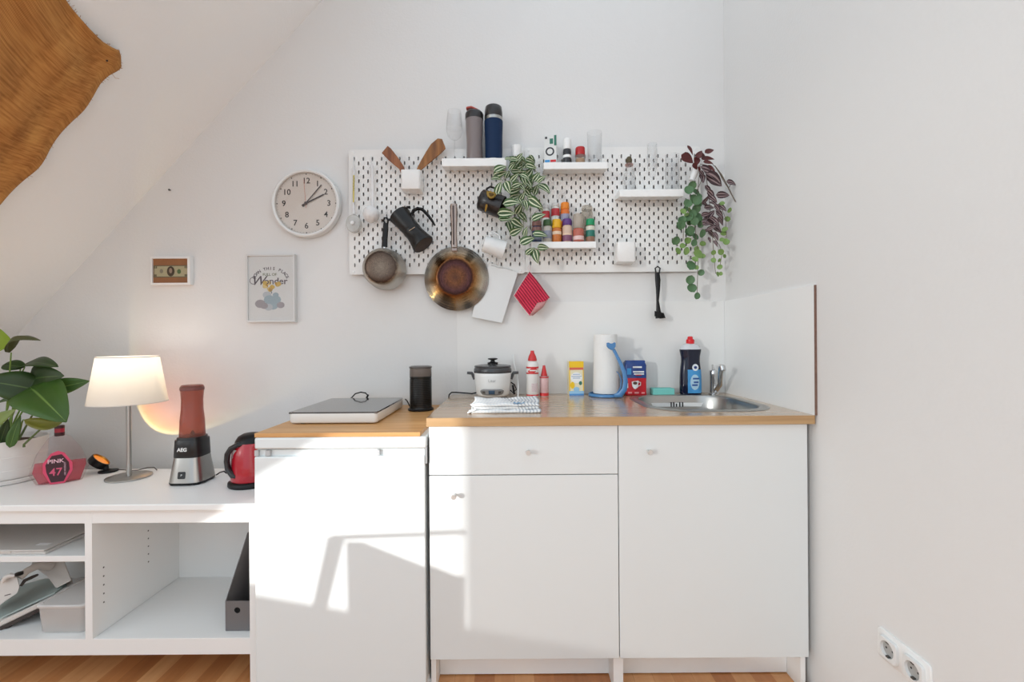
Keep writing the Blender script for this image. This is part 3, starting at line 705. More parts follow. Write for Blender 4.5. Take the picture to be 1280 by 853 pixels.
saucepan()
def moka():
    a=P(498.5,268,1.985); d=P(529.5,306,1.955); c=a; ax=(d-a); L=ax.length
    t=thing('moka_pot','black stovetop coffee maker hanging tilted beside the saucepan','coffee maker',tuple(a))
    BL=M('moka_black',(26,24,23),.35,spec=.35); q=Vector((0,0,-1)).rotation_difference(ax.normalized()).to_matrix().to_4x4()
    k=1.96/F
    def pr(z,px): return (px*k,-z*L)
    b=B(); b.lathe([(.0001,.001)]+[pr(0,12.6),pr(.01,13.6),pr(.06,13.6),pr(.25,12.2),pr(.48,11.2),pr(.53,11.6),pr(.56,11.6),pr(.62,11),pr(.8,12.4),pr(.97,14.4),pr(1.0,14.2),pr(1.0,12.9),pr(.99,12.5),(.0001,-.99*L)],16,q,cap=False); bd=b.build('body',BL,t,ang=30)
    b=B(); b.lathe([pr(1.001,12.4),pr(1.003,12.3),(.0001,-1.004*L)],24,q,cap=False); b.build('base_plate',M('moka_base',(66,50,42),.5,.6),t)
    I=lambda px,py,Y:P(px,py,Y)-a
    b=B(); b.tube([I(514,270,1.985),I(517,263.5,1.982),I(522,260.8,1.98),I(528,262,1.98),I(534,268,1.98),I(540,276,1.98),I(543.8,282,1.98)],[.009,.0095,.009,.009,.0085,.0075,.005],10,flat=.8); b.build('handle',BLACK,t)
    b=B(); b.rings([[I(507,260,1.985),I(513,261.5,1.97),I(513.5,261.5,1.99)],[I(508,257.8,1.985),I(512.6,257.3,1.975),I(513,257.3,1.99)]]); b.lathe([(.012,-.004),(.012,.004),(.006,.008)],16,Matrix.Translation(I(503,262,1.985))@q) ; b.build('lid_hinge',BLACK,t)
    b=B(); b.rings([[I(491,272.5,1.98),I(490,277,1.97),I(490,277,1.995)],[I(485,273.5,1.985),I(485.4,276,1.98),I(485.4,276,1.99)]]); b.build('spout',BLACK,t)
    b=B(); b.tube([I(511.5,288.5,1.925),I(518.5,284,1.925)],.0013,6); b.build('print_mark',M('mark_beige',(196,176,150),.6),bd); b=B(); b.lathe([(.004,0),(.004,.001)],12,Matrix.Translation(I(517,292.5,1.928))@Matrix.Rotation(PI/2,4,'X')); b.build('valve',M('brass',(170,140,100),.3,1),bd)
moka()
def mug(name,a,d,rpx,mat,hp,label,emblem=False,flare=1.0):
    A_=P(*a); D_=P(*d); ax=D_-A_; L=ax.length; k=A_.y/F; r=rpx*k
    t=thing(name,label,'mug',tuple(A_)); q=Vector((0,0,1)).rotation_difference(ax.normalized()).to_matrix().to_4x4()
    b=B(); b.lathe([(.0001,0),(r*.82,0),(r*.93,.004),(r*.98,L*.4),(r*flare,L),(r*flare-.003,L+.001),(r*.95-.003,L*.4),(r*.8,.006),(.0001,.005)],36,q,cap=False); bd=b.build('body',mat,t,ang=50)
    b=B(); b.tube([P(*h)-A_ for h in hp],.0048,10); b.build('handle',mat,t)
    return t,q,r,L
t,q,r,L=mug('black_mug',(600.5,249.5,1.965),(628,259.5,1.955),14.0,M('mug_black',(36,31,30),.3),[(609,242,1.965),(608,236.5,1.97),(613,233.5,1.975),(619,235.5,1.975),(621.5,243,1.965)],'black mug with gold emblem hanging beside the striped plant')
b=B(); gp=M('emblem_gold',(150,116,50),.35,.7)
em=P(614,243.2,1.896)-Vector(t.location)
sh=[(-6.4,1.5),(-6.4,4.5),(-4.2,3.2),(-2.4,5.8),(0,3.8),(2.4,5.8),(4.2,3.2),(6.4,4.5),(6.4,1.5),(4.2,-3.6),(0,-6),(-4.2,-3.6)]
k=1.905/F
b.prism([(x*k,z*k) for x,z in sh],.006); b.build('emblem',gp,t,loc=em,rot=(R(-25),R(14),0),smooth=False)
b=B(); b.prism([(x*k*.2,z*k*.9) for x,z in sh],.004); b.build('emblem_bar',gp,t,loc=P(607.5,260,1.905)-Vector(t.location),rot=(R(15),R(14),0),smooth=False)
b=B(); b.prism([(x*k*.5,z*k*.5) for x,z in sh],.002); b.build('emblem_core',M('emblem_dark',(92,66,26),.4,.7),t,loc=em+Vector((0,-.0015,0)),rot=(R(-25),R(14),0),smooth=False)
mug('white_mug',(605,304.5,1.965),(631,313,1.97),11,M('mug_white',(226,227,226),.25),[(612,297,1.965),(613,292.5,1.97),(619,291.5,1.972),(624,294.5,1.972),(625.5,301,1.965)],'plain white mug hanging above white cutting board',flare=1.06)
# cutting board
def cboard():
    a=P(614,329,2.026); t=thing('cutting_board','thin white plastic cutting board hanging tilted behind the frying pan','cutting board',tuple(a))
    pts=[(612,328.5),(647.5,340.5),(627.5,404),(590,396.5),(597,360)]
    b=B(); b.prism([(( P(x,y,2.026)-a).x,(P(x,y,2.026)-a).z) for x,y in pts],.003); bo=b.build('plate',M('poly_white',(226,227,226),.45,sub=0),t,smooth=False,bevel=.001)
    b=B(); b.tube([P(614,331.5,2.025)-a,P(622,334.5,2.025)-a,P(632,335.5,2.025)-a,P(641,338.5,2.025)-a],.0022,8); b.build('grip_rim',M('poly_grey',(205,207,206),.4),bo)
cboard()
hook(621.5,318,332,'thin white hook holding the white cutting board',.028)
# ================= pot holder =================
def potholder():
    a=P(661.5,339,2.015); t=thing('pot_holder','red and white striped square pot holder hanging by one corner','pot holder',tuple(a))
    m=bpy.data.materials.new('red_stripe_cotton'); m.use_nodes=True; nt=m.node_tree; bb=nt.nodes['Principled BSDF']; tc=nt.nodes.new('ShaderNodeTexCoord')
    sx=nt.nodes.new('ShaderNodeSeparateXYZ'); nt.links.new(tc.outputs['UV'],sx.inputs[0])
    w=math_(nt,'SINE',math_(nt,'MULTIPLY',sx.outputs[1],2*PI*11)); r=ramp(nt,math_(nt,'ADD',math_(nt,'MULTIPLY',w,.5),.5),[(.0,(222,64,92)),(.55,(214,46,76)),(.8,(150,28,52)),(1,(150,28,52))]); nt.links.new(r.outputs[0],bb.inputs['Base Color']); bb.inputs['Roughness'].default_value=.9
    bp=nt.nodes.new('ShaderNodeBump'); bp.inputs['Strength'].default_value=.6; bp.inputs['Distance'].default_value=.003; bp.invert=True; nt.links.new(w,bp.inputs['Height']); nt.links.new(bp.outputs[0],bb.inputs['Normal'])
    T=P(662,340,2.015); Lc=P(642.5,370,1.99); Rc=P(687.5,372,1.985); Bc=P(662,392,1.985)
    Bl=P(657,390,1.98); 
    def fn(u,v):   # u: T->R , v: T->L
        p=T.lerp(Rc,u).lerp(Lc.lerp(Bc,u),v)
        # rounded bottom
        p=p+Vector((0,-.014*math.sin(PI*u)*math.sin(PI*v)-.008*math.sin(u*5+v*2),-.012*u*v*(1-abs(u-v))))
        return p-a
    b=B(); 
    def fn2(u,v): return fn(u,v)
    b.grid(fn2,20,20); pad=b.build('quilted_pad',m,t,solid=.006)
    wh=M('cotton_white',(232,214,212),.9)
    b=B(); b.tube([fn(i/16,0) for i in range(17)]+[fn(1,i/16) for i in range(1,17)],.0028,6); b.tube([fn(0,i/16) for i in range(17)]+[fn(i/16,1) for i in range(1,17)],.0028,6); b.build('piping',wh,t)
    # folded corner showing the pale back
    b=B(); c1=fn(1,.08); c2=fn(1,.98); b.face([b.v(q) for q in (c1+Vector((.0,-.006,0)),c1+Vector((-.014,-.010,-.012)),fn(.86,.5)+Vector((0,-.008,0)),c2+Vector((-.002,-.008,.002)),c2+Vector((.012,.004,.0)),c1.lerp(c2,.5)+Vector((.016,.006,0)))]); b.build('folded_edge',M('cotton_speckled',(196,140,138),.9,var=.5,bscale=300),t,solid=.002)
    b=B(); e=P(661.5,331.5,2.012)-a; b.tube([fn(0,0),e+Vector((-.006,0,-.01)),e,e+Vector((.006,0,-.01)),fn(0,0)+Vector((.002,0,0))],.0017,6); b.build('loop',wh,t)
potholder()
# ================= dish brush =================
def dishbrush():
    a=P(821,334,2.01); t=thing('dish_brush','black plastic dish brush hanging below the right pegboard','brush',tuple(a)); K=lambda x,y,Y=2.01:P(x,y,Y)-a
    b=B(); b.tube([K(821.5,341),K(822.3,350),K(822.5,362),K(822,376),K(823,388),K(824,398)],[.011,.0125,.0095,.006,.010,.017],12,flat=.55,flatdir=(0,1,0))
    b.tube([K(820,342),K(819,335.5),K(822,333.2),K(825,335.5),K(824,342)],.0035,8); b.build('handle',BLACK,t)
    b=B(); random.seed(11)
    for i in range(9):
        for j in range(5):
            x=818.5+i*1.45; Y=1.985+j*.011
            p0=K(819+i*1.25,389+i*.3,Y); e=Vector((random.uniform(-.002,.003)+(x-824)*.0006+.003,random.uniform(-.004,.004),-.030+abs(x-824)*.0012)); b.tube([p0,p0+e],[.0027,.0022],5)
    tag(b.build('bristles',BLACK,t),kind='stuff')
dishbrush()
# ================= white utensils, far left =================
UT=M('utensil_white',(222,221,220),.35)
def ladle():
    a=P(465,212,2.015); t=thing('soup_ladle','white soup ladle hanging near the left end of the pegboard','ladle',tuple(a)); K=lambda x,y,Y=2.012:P(x,y,Y)-a
    b=B(); b.tube([K(464.8,204),K(465,212),K(465.5,235),K(465.5,258),K(466,266,2.0)],[.003,.0065,.007,.006,.006],12,flat=.5,flatdir=(0,1,0)); b.build('handle',UT,t)
    b=B(); r=10.5*1.98/F; c=K(464,268,1.985)
    b.lathe([(.0001,-r*.85),(r*.4,-r*.78),(r*.75,-r*.55),(r*.95,-r*.2),(r,0.002),(r-.002,.002),(r*.9,-r*.2),(r*.7,-r*.5),(.0001,-r*.8)],28,Matrix.Translation(c)@Matrix.Rotation(R(-62),4,'X'),cap=False); b.build('bowl',UT,t)
ladle()
def yb():
    a=P(442.3,212,2.012); t=thing('cleaning_brush','slim white brush with yellow printed handle and clear round head','brush',tuple(a)); K=lambda x,y,Y=2.012:P(x,y,Y)-a
    b=B(); b.tube([K(442.5,205),K(442.3,216),K(442,238),K(441.6,256),K(442.5,268)],[.0015,.0065,.0068,.006,.008],12); hd=b.build('handle',UT,t)
    b=B(); b.tube([K(442.3,219,2.004),K(442,237,2.004),K(441.8,253,2.004)],[.0035,.0038,.003],8,flat=.4,flatdir=(0,1,0)); yl=b.build('printed_strip',M('strip_yellow',(206,190,104),.6),hd)
    b=B()
    for i in range(9):
        p=K(442.3+(.3 if i%2 else -.3),221+i*2.1,2.0015); b.box((p.x-.0012,p.y,p.z-.002),(p.x+.0012,p.y+.001,p.z+.002))
    b.build('print',M('strip_ink',(96,96,60),.7),yl,smooth=False)
    b=B(); c=K(442.5,280,2.0); r=9.5*2/F
    b.lathe([(r*.5,-.018),(r*.92,-.014),(r,-.004),(r,.004),(r*.92,.014),(r*.5,.018)],28,Matrix.Translation(c)@Matrix.Rotation(PI/2,4,'X')@Matrix.Scale(1.2,4,(0,1,0))); b.build('head',glass('frosted_clear',(232,232,230),.35,.3,.2),t)
    b=B(); b.lathe([(.0001,.02),(.008,.019),(.009,.0),(.0001,-.004)],16,Matrix.Translation(c+Vector((0,-.004,0)))@Matrix.Rotation(PI/2,4,'X'),cap=False); b.build('head_hub',UT,t)
yb()
# ================= things on the shelves =================
def stand(px,Y,zb): 
    x=P(px,300,Y).x; return Vector((x,Y,zb+.0003))
def hgt(px,py,Y,zb): return P(px,py,Y).z-zb
CLEAR=glass('drinking_glass',(252,252,252),.015,.4,.02)
def lathe_thing(name,label,cat,loc,parts,rot=None):
    t=thing(name,label,cat,loc,rot)
    for pn,prof,mat,*k in parts:
        b=B(); b.lathe(prof,k[0] if k else 32,cap=not(k and len(k)>1)); b.build(pn,mat,t,ang=45)
    return t
# wine glass
Y=1.985; zb=Z1; h=hgt(569,139,Y,zb); s=Y/F
t=thing('wine_glass','clear stemmed wine glass at the left end of left shelf','glass',stand(569,Y,zb))
b=B(); hb=h*.43; b.lathe([(.0001,hb),(4*s,hb+.004),(8*s,hb+.016),(10.3*s,hb+.04),(10.4*s,hb+.055),(9.4*s,h*.85),(8.2*s,h),(8.0*s,h),(9.2*s,h*.85),(10.1*s,hb+.052)],36,cap=False); b.build('bowl',CLEAR,t)
b=B(); b.lathe([(9*s,0),(9*s,.0015),(.004,.005),(.0028,.015),(.0028,hb-.004),(.005,hb)],28); b.build('stem',CLEAR,t)
# shaker bottle
Y=1.98; h=hgt(594,137,Y,Z1); s=Y/F
t=thing('shaker_bottle','translucent grey shaker bottle with black lid and raised red flap','bottle',stand(594,Y,Z1))
b=B(); hb=h*.80; b.lathe([(9.6*s,0),(10.2*s,.004),(10*s,hb*.25),(9.7*s,hb*.45),(10.6*s,hb*.72),(11*s,hb)],36); b.build('vessel',M('smoke_plastic',(124,114,113),.3),t)
b=B(); b.lathe([(11.2*s,hb-.002),(11.4*s,hb+.002),(11.4*s,hb+.022),(10.6*s,hb+.028),(9*s,hb+.034),(4*s,hb+.036)],36); b.build('lid',M('lid_black',(40,36,36),.35),t)
b=B(); b.rings([[Vector((x,y,z)) for x,y,z in r_] for r_ in ([(-.036,-.012,hb+.046),(-.036,.012,hb+.046),(-.034,.012,hb+.053),(-.034,-.012,hb+.053)],[(-.012,-.016,hb+.047),(-.012,.016,hb+.047),(-.012,.016,hb+.055),(-.012,-.016,hb+.055)],[(.014,-.014,hb+.036),(.014,.014,hb+.036),(.016,.014,hb+.043),(.016,-.014,hb+.043)],[(.034,-.008,hb+.026),(.034,.008,hb+.026),(.035,.008,hb+.03),(.035,-.008,hb+.03)])]); b.build('drinking_flap',M('flap_red',(176,66,52),.4),t,bevel=.002)
# blue tumbler
Y=1.98; h=hgt(618,134,Y,Z1); s=Y/F
t=lathe_thing('travel_tumbler','dark blue travel tumbler with black lid beside the shaker bottle','tumbler',stand(618,Y,Z1),[
 ('sleeve',[(10*s,.004),(10.6*s,.006),(10.9*s,h*.4),(11.6*s,h*.72),(11.6*s,h*.73),(10.8*s,h*.735)],M('tumbler_navy',(12,40,74),.6,spec=.25)),
 ('steel_base',[(9.8*s,0),(10*s,.0035),(9.6*s,.0039)],CHROME),
 ('steel_band',[(11.2*s,h*.737),(11.3*s,h*.79),(10.9*s,h*.795)],STEEL),
 ('lid',[(11*s,h*.797),(11.2*s,h*.81),(11*s,h*.9),(10.2*s,h*.985),(9*s,h),(8.5*s,h),(8.2*s,h*.992)],M('lid_black'))])
b=B(); patch(b,10.2*s,-.45,.45,.006,.012); b.build('logo_tab',PLAST,t)
# box
Y=1.975; h=hgt(691,171,Y,Z2); s=Y/F
t=thing('salt_box','white cardboard box with dark ring print and green corner on shelf','box',stand(689,Y,Z2),(0,0,R(-8)))
w=7.6*s; b=B(); b.box((-w,-.02,0),(w,.02,h)); bx=b.build('carton',M('carton_white',(216,218,216),.6),t,smooth=False,bevel=.001)
def fpatch(par,x0,z0,x1,z1,m,n='print',y=-.0207,d=.0005):
    b=B(); b.box((x0,y-d,z0),(x1,y,z1)); return b.build(n,m,par,smooth=False)
TEAL=M('print_teal',(52,116,98),.6); DK=M('print_dark',(44,46,52),.6); BLU=M('print_sky',(60,140,196),.6); REDP=M('print_red',(198,40,48),.6); WHP=M('print_white',(236,236,234),.6)
b=B(); 
for a in range(0,360,20): 
    a0,a1=R(a),R(a+20); r0,r1=.013,.019; cxx,czz=-.002,h*.42
    b.rings([[Vector((cxx+r*math.cos(q_),y_,czz+r*math.sin(q_))) for (r,q_) in ((r0,a0),(r1,a0),(r1,a1),(r0,a1))] for y_ in (-.0205,-.021)])
b.build('ring_print',DK,bx,smooth=False)
fpatch(bx,w*.62,h*.62,w,h*.97,TEAL); fpatch(bx,-w*.1,h*.68,w*.45,h*.86,TEAL,'leaf_print'); fpatch(bx,-w*.9,h*.05,-w*.1,h*.13,BLU); fpatch(bx,0,h*.05,w*.9,h*.13,REDP); fpatch(bx,-w*.85,h*.86,-w*.5,h*.93,DK)
# small dark bottle
Y=1.98; h=hgt(709,174,Y,Z2); s=Y/F
lathe_thing('spice_bottle','small bottle with white cap and black label between box and jar','bottle',stand(709.5,Y,Z2),[
 ('bottle_body',[(4.9*s,0),(5.2*s,.003),(5.2*s,h*.5),(4.9*s,h*.58),(4.4*s,h*.6)],M('label_black',(46,46,50),.4)),
 ('label_band',[(5.25*s,h*.27),(5.32*s,h*.28),(5.32*s,h*.36),(5.25*s,h*.37)],M('print_white')),
 ('cap',[(4.9*s,h*.6),(5*s,h*.62),(4.8*s,h*.97),(4.2*s,h)],PLAST)])
Y=1.98; h=hgt(726,185,Y,Z2); s=Y/F
t=lathe_thing('spice_jar','small clear jar with red cap and orange contents on upper shelf','jar',stand(726,Y,Z2),[
 ('glass_body',[(5.6*s,0),(6*s,.002),(6*s,h*.5),(5.4*s,h*.6)],glass('jar_glass',(240,238,230),.12,.3)),
 ('contents',[(5.2*s,.002),(5.5*s,.004),(5.5*s,h*.35)],M('spice_ochre',(176,132,92),.9,var=.3,bscale=300)),
 ('cap',[(5.8*s,h*.56),(6*s,h*.6),(6*s,h*.95),(5.4*s,h)],M('cap_red',(176,30,32),.35))])
Y=1.975; h=hgt(742,166,Y,Z2); s=Y/F
lathe_thing('drinking_glass','tall clear straight drinking glass on upper right shelf','glass',stand(744,Y,Z2),[('tumbler',[(.0001,.004),(7*s,.004),(8.6*s,.008),(9.2*s,h),(8.9*s,h),(8.2*s,.001),(.0001,0)],CLEAR,36,1)])
# glassware on shelf 3
Y=1.985; h=hgt(788,196,Y,Z3); s=Y/F
t=lathe_thing('glass_bottle','small clear glass bottle with pinkish neck and cork stopper','bottle',stand(787,Y,Z3),[
 ('vessel',[(.0001,.007),(5*s,.006),(7.4*s,.012),(8*s,h*.35),(6.4*s,h*.6),(4.3*s,h*.7),(4.1*s,h*.78),(5*s,h*.8),(4.7*s,h*.8),(3.8*s,h*.7),(6*s,h*.6),(7.6*s,h*.33),(6*s,.0)],CLEAR,36,1),
 ('neck_ring',[(4.6*s,h*.74),(5.0*s,h*.76),(4.9*s,h*.79),(4.4*s,h*.8)],glass('pink_glass',(220,190,184),.25,.3)),
 ('stopper',[(2.4*s,h*.78),(3.4*s,h*.82),(3.8*s,h*.9),(2.8*s,h*.98),(1.5*s,h)],M('cork_dark',(84,76,56),.8,var=.4,bscale=200))])
Y=1.98; h=hgt(818,180,Y,Z3); s=Y/F
t=thing('champagne_flute','tall clear champagne flute in the middle of the glassware shelf','glass',stand(816,Y,Z3)); hb=h*.28
b=B(); b.lathe([(.0001,hb),(3*s,hb+.01),(5.6*s,h*.5),(6.4*s,h*.72),(5.6*s,h),(5.4*s,h),(6.2*s,h*.72),(5.3*s,h*.5)],32,cap=False); b.build('bowl',CLEAR,t)
b=B(); b.lathe([(7*s,0),(7*s,.0015),(.003,.005),(.0024,.012),(.0026,hb)],28); b.build('stem',CLEAR,t)
Y=1.98; h=hgt(842,194,Y,Z3); s=Y/F
lathe_thing('carafe_glass','wide clear glass tumbler at the right end of glassware shelf','glass',stand(841,Y,Z3),[('tumbler',[(.0001,.006),(6.5*s,.006),(8.6*s,.012),(8.8*s,h*.5),(8*s,h*.75),(8.4*s,h),(8.1*s,h),(7.7*s,h*.75),(8.4*s,h*.5),(7.8*s,.002),(.0001,0)],CLEAR,36,1)])
# spice jars, shelf 4
def spice(px,top,Y,r,body,bands,capc,caph,label,name='spice_jar',contents=None):
    h=hgt(px,top,Y,Z4); s=Y/F; r*=s; t=thing(name,label,'jar',stand(px,Y,Z4))
    b=B(); b.lathe([(r*.92,0),(r,.003),(r,h*(1-caph)-.006),(r*.82,h*(1-caph))],28); bd=b.build('jar_body',body,t,ang=45)
    for z0,z1,m in bands:
        b=B(); b.lathe([(r+.0003,h*z0),(r+.0005,h*z0+.0005),(r+.0005,h*z1-.0005),(r+.0003,h*z1)],28,cap=False); b.build('label_band',m,bd)
    b=B(); b.lathe([(r*.9,h*(1-caph)+.0002),(r*.97,h*(1-caph)+.003),(r*.95,h*.96),(r*.86,h)],28); b.build('cap',capc,t,ang=45)
    return t,r,h
col=lambda n,c=(200,200,200),ro=.45,**k:M(n,c,ro,**k)
fr=1.957
t,r,h=spice(671,277,fr,6.2,col('j_navy',(40,58,92)),[(.52,.7,col('j_brown',(120,84,78))),(.1,.3,col('j_grey',(110,120,140)))],col('j_brown',(120,84,78)),.25,'navy blue spice jar with brown top, mostly behind striped plant leaves')
t,r,h=spice(684.5,275.5,fr,5.6,col('j_clearish',(176,170,160)),[(.15,.5,col('j_greyblue',(132,136,150)))],col('j_green',(58,92,52)),.28,'spice jar with dark green lid and pale label, front row')
t,r,h=spice(696,275,fr,5.9,col('j_orange',(190,110,48),var=.35,bscale=120),[(.32,.46,col('j_cream',(222,196,170)))],col('j_yellow',(222,170,28)),.38,'spice jar with yellow lid and orange contents, front row')
t,r,h=spice(709,274.5,fr,6.1,col('j_beige',(206,178,158)),[(.02,.28,col('j_plum',(120,74,100))),(.3,.36,col('j_cream'))],col('j_purple',(88,50,120)),.28,'spice jar with purple lid and beige label, front row')
t,r,h=spice(723,268.5,fr,7,col('j_redbrown',(176,96,80),var=.3,bscale=150),[(.06,.2,col('j_pinkwhite',(220,190,186)))],glass('j_glass',(214,204,192),.45,.3,.1),.52,'spice grinder with clear top and red contents, front row','spice_grinder')
t,r,h=spice(738,274.5,fr,5.6,col('j_brownish',(140,104,84)),[(.22,.5,col('j_teal',(34,110,96))),(.5,.68,col('j_cream2',(206,206,190)))],col('j_emerald',(22,142,92)),.28,'spice jar with bright green lid and teal label, right end of front row')
bk_=2.0
t,r,h=spice(682.5,256.5,bk_,4.6,col('c_white',(212,214,208)),[(.66,.83,col('c_red',(188,54,60)))],col('c_grey',(200,200,198)),.1,'slim white spice shaker with red band, left in back row','spice_shaker')
t,r,h=spice(694.5,254.5,bk_,5.1,col('c_white'),[(.68,.86,col('c_red'))],col('c_grey'),.09,'white spice shaker with red band, behind the yellow-lidded jar','spice_shaker')
t,r,h=spice(706.5,254,bk_,5.6,col('c_orange',(212,110,40)),[(.55,.72,col('c_bluegrey',(150,148,170)))],col('c_orangecap',(228,132,30)),.16,'orange spice shaker behind the purple-lidded jar','spice_shaker')
t,r,h=spice(734,258,bk_,7,glass('j_glass2',(225,220,212),.2,.3,.05),[],glass('j_glass2'),.12,'clear empty spice jar behind the green-lidded jar')
# ================= trailing plants =================
def striped(name,cols,n=5.5):
    m=bpy.data.materials.new(name); m.use_nodes=True; nt=m.node_tree; b=nt.nodes['Principled BSDF']; tc=nt.nodes.new('ShaderNodeTexCoord')
    s=nt.nodes.new('ShaderNodeSeparateXYZ'); nt.links.new(tc.outputs['UV'],s.inputs[0])
    d=math_(nt,'ABSOLUTE',math_(nt,'SUBTRACT',s.outputs[0],.5))
    r=ramp(nt,d,cols); nt.links.new(r.outputs[0],b.inputs['Base Color']); b.inputs['Roughness'].default_value=.5
    return m
ST=striped('striped_leaf',[(0,(70,100,54)),(.05,(44,70,32)),(.12,(40,66,30)),(.15,(206,212,178)),(.25,(210,216,184)),(.29,(46,76,34)),(.5,(64,98,44))])
STP=striped('purple_striped_leaf',[(0,(60,36,42)),(.10,(52,30,36)),(.15,(158,136,136)),(.24,(150,128,128)),(.29,(52,32,38)),(.5,(66,40,46))])
def pxleaf(b,cx_,cy_,L,ang,Y,o,wf=.5,bend=.12,rnd=1.0,fold=.3,tilt=.5):
    a=R(ang); dx,dy=math.cos(a)*L/2,math.sin(a)*L/2
    dY=random.uniform(-tilt,tilt)*L/F*Y*.5
    p0=P(cx_-dx,cy_-dy,Y+dY)-o; p1=P(cx_+dx,cy_+dy,Y-dY)-o
    n=Vector((random.uniform(-.45,.45),-1,random.uniform(-.2,.5)))
    b.leaf(p0,p1,(p1-p0).length*wf,n,bend,fold,rnd)
    return p0
random.seed(21)
o=P(646,196,2.0); t=thing('hanging_plant','green and white striped artificial plant trailing between the two pegboards','plant',o)
fo=B(); ks=5.33
LV=[(265,85,50,-50),(225,105,60,10),(135,165,75,-20),(135,200,85,-15),(110,235,60,10),(185,205,50,-60),(230,225,65,-45),(325,195,75,-50),(375,220,65,-50),(410,235,65,-35),(428,300,85,40),(370,305,65,-70),(325,265,60,60),(125,295,75,-70),(185,290,75,70),(245,275,65,-20),(235,310,75,-15),(235,350,65,-15),(280,290,55,50),(320,330,65,50),(210,395,95,-3),(260,430,75,-60),(305,410,65,80),(370,395,95,35),(395,420,65,50),(175,463,98,0),(170,502,80,5),(285,490,75,50),(250,530,85,35),(200,560,80,80),(240,582,80,-25),(305,585,60,-75),(390,487,85,-20),(400,607,85,10),(315,645,90,-20),(335,715,65,-35),(420,690,65,5),(375,750,85,75),(290,130,65,10),(340,150,65,20),(265,165,60,-30),(300,220,60,30),(215,150,55,-50),(190,100,45,0),(295,250,60,70),(280,350,55,-60),(345,360,55,20),(265,385,50,60)]
for i,(x,y,L,a) in enumerate(LV):
    px,py=600+x/ks,180+y/ks; Yl=1.95+random.uniform(-.035,.045)
    if (px>656 and py>248) or (px<638 and py<216): Yl=1.908+random.uniform(-.01,.008)
    if px<640 and 226<py<278: Yl=1.885
    pxleaf(fo,px,py,L/ks*1.22,a,Yl,o,.56,tilt=.3)
random.seed(4)
for i in range(26):
    x=random.uniform(225,350); y=random.uniform(90,340); pxleaf(fo,600+x/ks,180+y/ks,random.uniform(60,80)/ks,random.uniform(-70,70),1.985+random.uniform(-.02,.02),o,.5)
fo.build('foliage',ST,t)
b=B()
STM=M('stem_green',(112,120,84),.7)
for path in ([(275,70),(280,200),(292,300),(290,430),(290,560),(300,640)],[(285,80),(330,260),(335,450),(338,560),(365,650),(378,740)],[(260,100),(180,190),(150,250)],[(290,110),(380,190),(420,230)],[(365,650),(420,690)],[(365,650),(335,715)],[(300,430),(230,500),(180,470)],[(300,330),(380,300),(425,290)]):
    b.tube([P(600+x/ks,180+y/ks,1.965)-o for x,y in path],.0013,6)
b.build('stems',STM,t)
b=B(); b.lathe([(.018,0),(.022,.05),(.024,.05),(.020,.004)],20); b.build('pot',PLAST,t,loc=P(646,197,2.005)-o)
# right plant
random.seed(9)
o=P(866,222,1.98); t=thing('hanging_plant','dark red and green trailing artificial plants in a small white cup by the corner','plant',o)
b=B(); ax_=(P(871,211,1.97)-P(864.5,226,1.97)).normalized(); q=Vector((0,0,1)).rotation_difference(ax_).to_matrix().to_4x4()
b.lathe([(.012,0),(.015,.05),(.017,.055),(.014,.05)],20,Matrix.Translation(P(864.5,226,1.97)-o)@q); b.build('pot',PLAST,t)
kc=7.11; C3=lambda x,y:(840+x/kc,170+y/kc); kd=7.75; C4=lambda x,y:(830+x/kd,270+y/kd)
RL=M('coleus_red',(84,30,28),.5,var=.3,bscale=60)
b=B()
for x,y,L,a,w in ((135,205,130,35,.75),(160,128,100,62,.35),(245,165,80,-60,.8),(215,228,90,100,.75),(332,138,85,-20,.5),(318,205,120,4,.42),(322,240,95,12,.4),(205,270,70,60,.6),(345,290,95,35,.4),(270,180,70,30,.6),(240,300,60,80,.5)):
    px,py=C3(x,y); pxleaf(b,px,py,L/kc,a,1.95+random.uniform(-.02,.02),o,w,.1)
b.build('red_foliage',RL,t)
b=B()
for x,y,L,a in ((310,310,110,30),(370,390,150,38),(330,350,110,40),(385,415,110,30),(320,490,95,60),(360,560,90,40),(300,560,75,-50),(440,640,90,35),(400,650,80,60),(330,640,75,0),(345,700,85,-50),(420,700,85,50),(300,700,70,-10),(380,760,95,40),(300,770,65,20),(430,760,75,60),(350,820,75,-20),(400,830,85,40),(290,610,60,30),(370,610,80,30),(345,520,80,50),(270,380,70,80),(265,340,60,60),(525,422,75,20),(450,527,100,2)):
    px,py=C3(x,y); pxleaf(b,px,py,L/kc*1.22,a,1.93+random.uniform(-.03,.03),o,.5)
for x,y,L,a in ((420,30,80,-10),(480,40,85,40),(540,50,75,60),(410,80,70,0),(470,100,85,40),(520,110,65,50),(420,140,65,-20),(455,180,85,50),(500,200,85,60),(440,235,55,70),(500,270,65,60),(540,10,70,50),(450,60,70,30),(560,20,60,70)):
    px,py=C4(x,y); pxleaf(b,px,py,L/kd*1.2,a,1.93+random.uniform(-.03,.03),o,.42)
b.build('striped_foliage',STP,t)
GL=M('round_leaf_green',(78,112,74),.55,var=.35,bscale=25); GL2=M('young_leaf_green',(116,146,78),.55,var=.2,bscale=25)
b=B()
for x,y,L in ((180,440,85),(150,480,80),(210,500,85),(225,575,95),(190,560,80),(140,600,75),(215,650,85),(150,720,75),(80,790,95),(165,840,85),(230,720,75),(255,790,65),(120,650,60),(185,690,80),(200,760,80),(100,740,60),(240,540,60),(240,610,60)):
    px,py=C3(x,y); pxleaf(b,px,py,L/kc,random.uniform(40,140),(1.905 if px<863 and py<256 else 1.93)+random.uniform(-.015,.015),o,.9,.08,2.0)
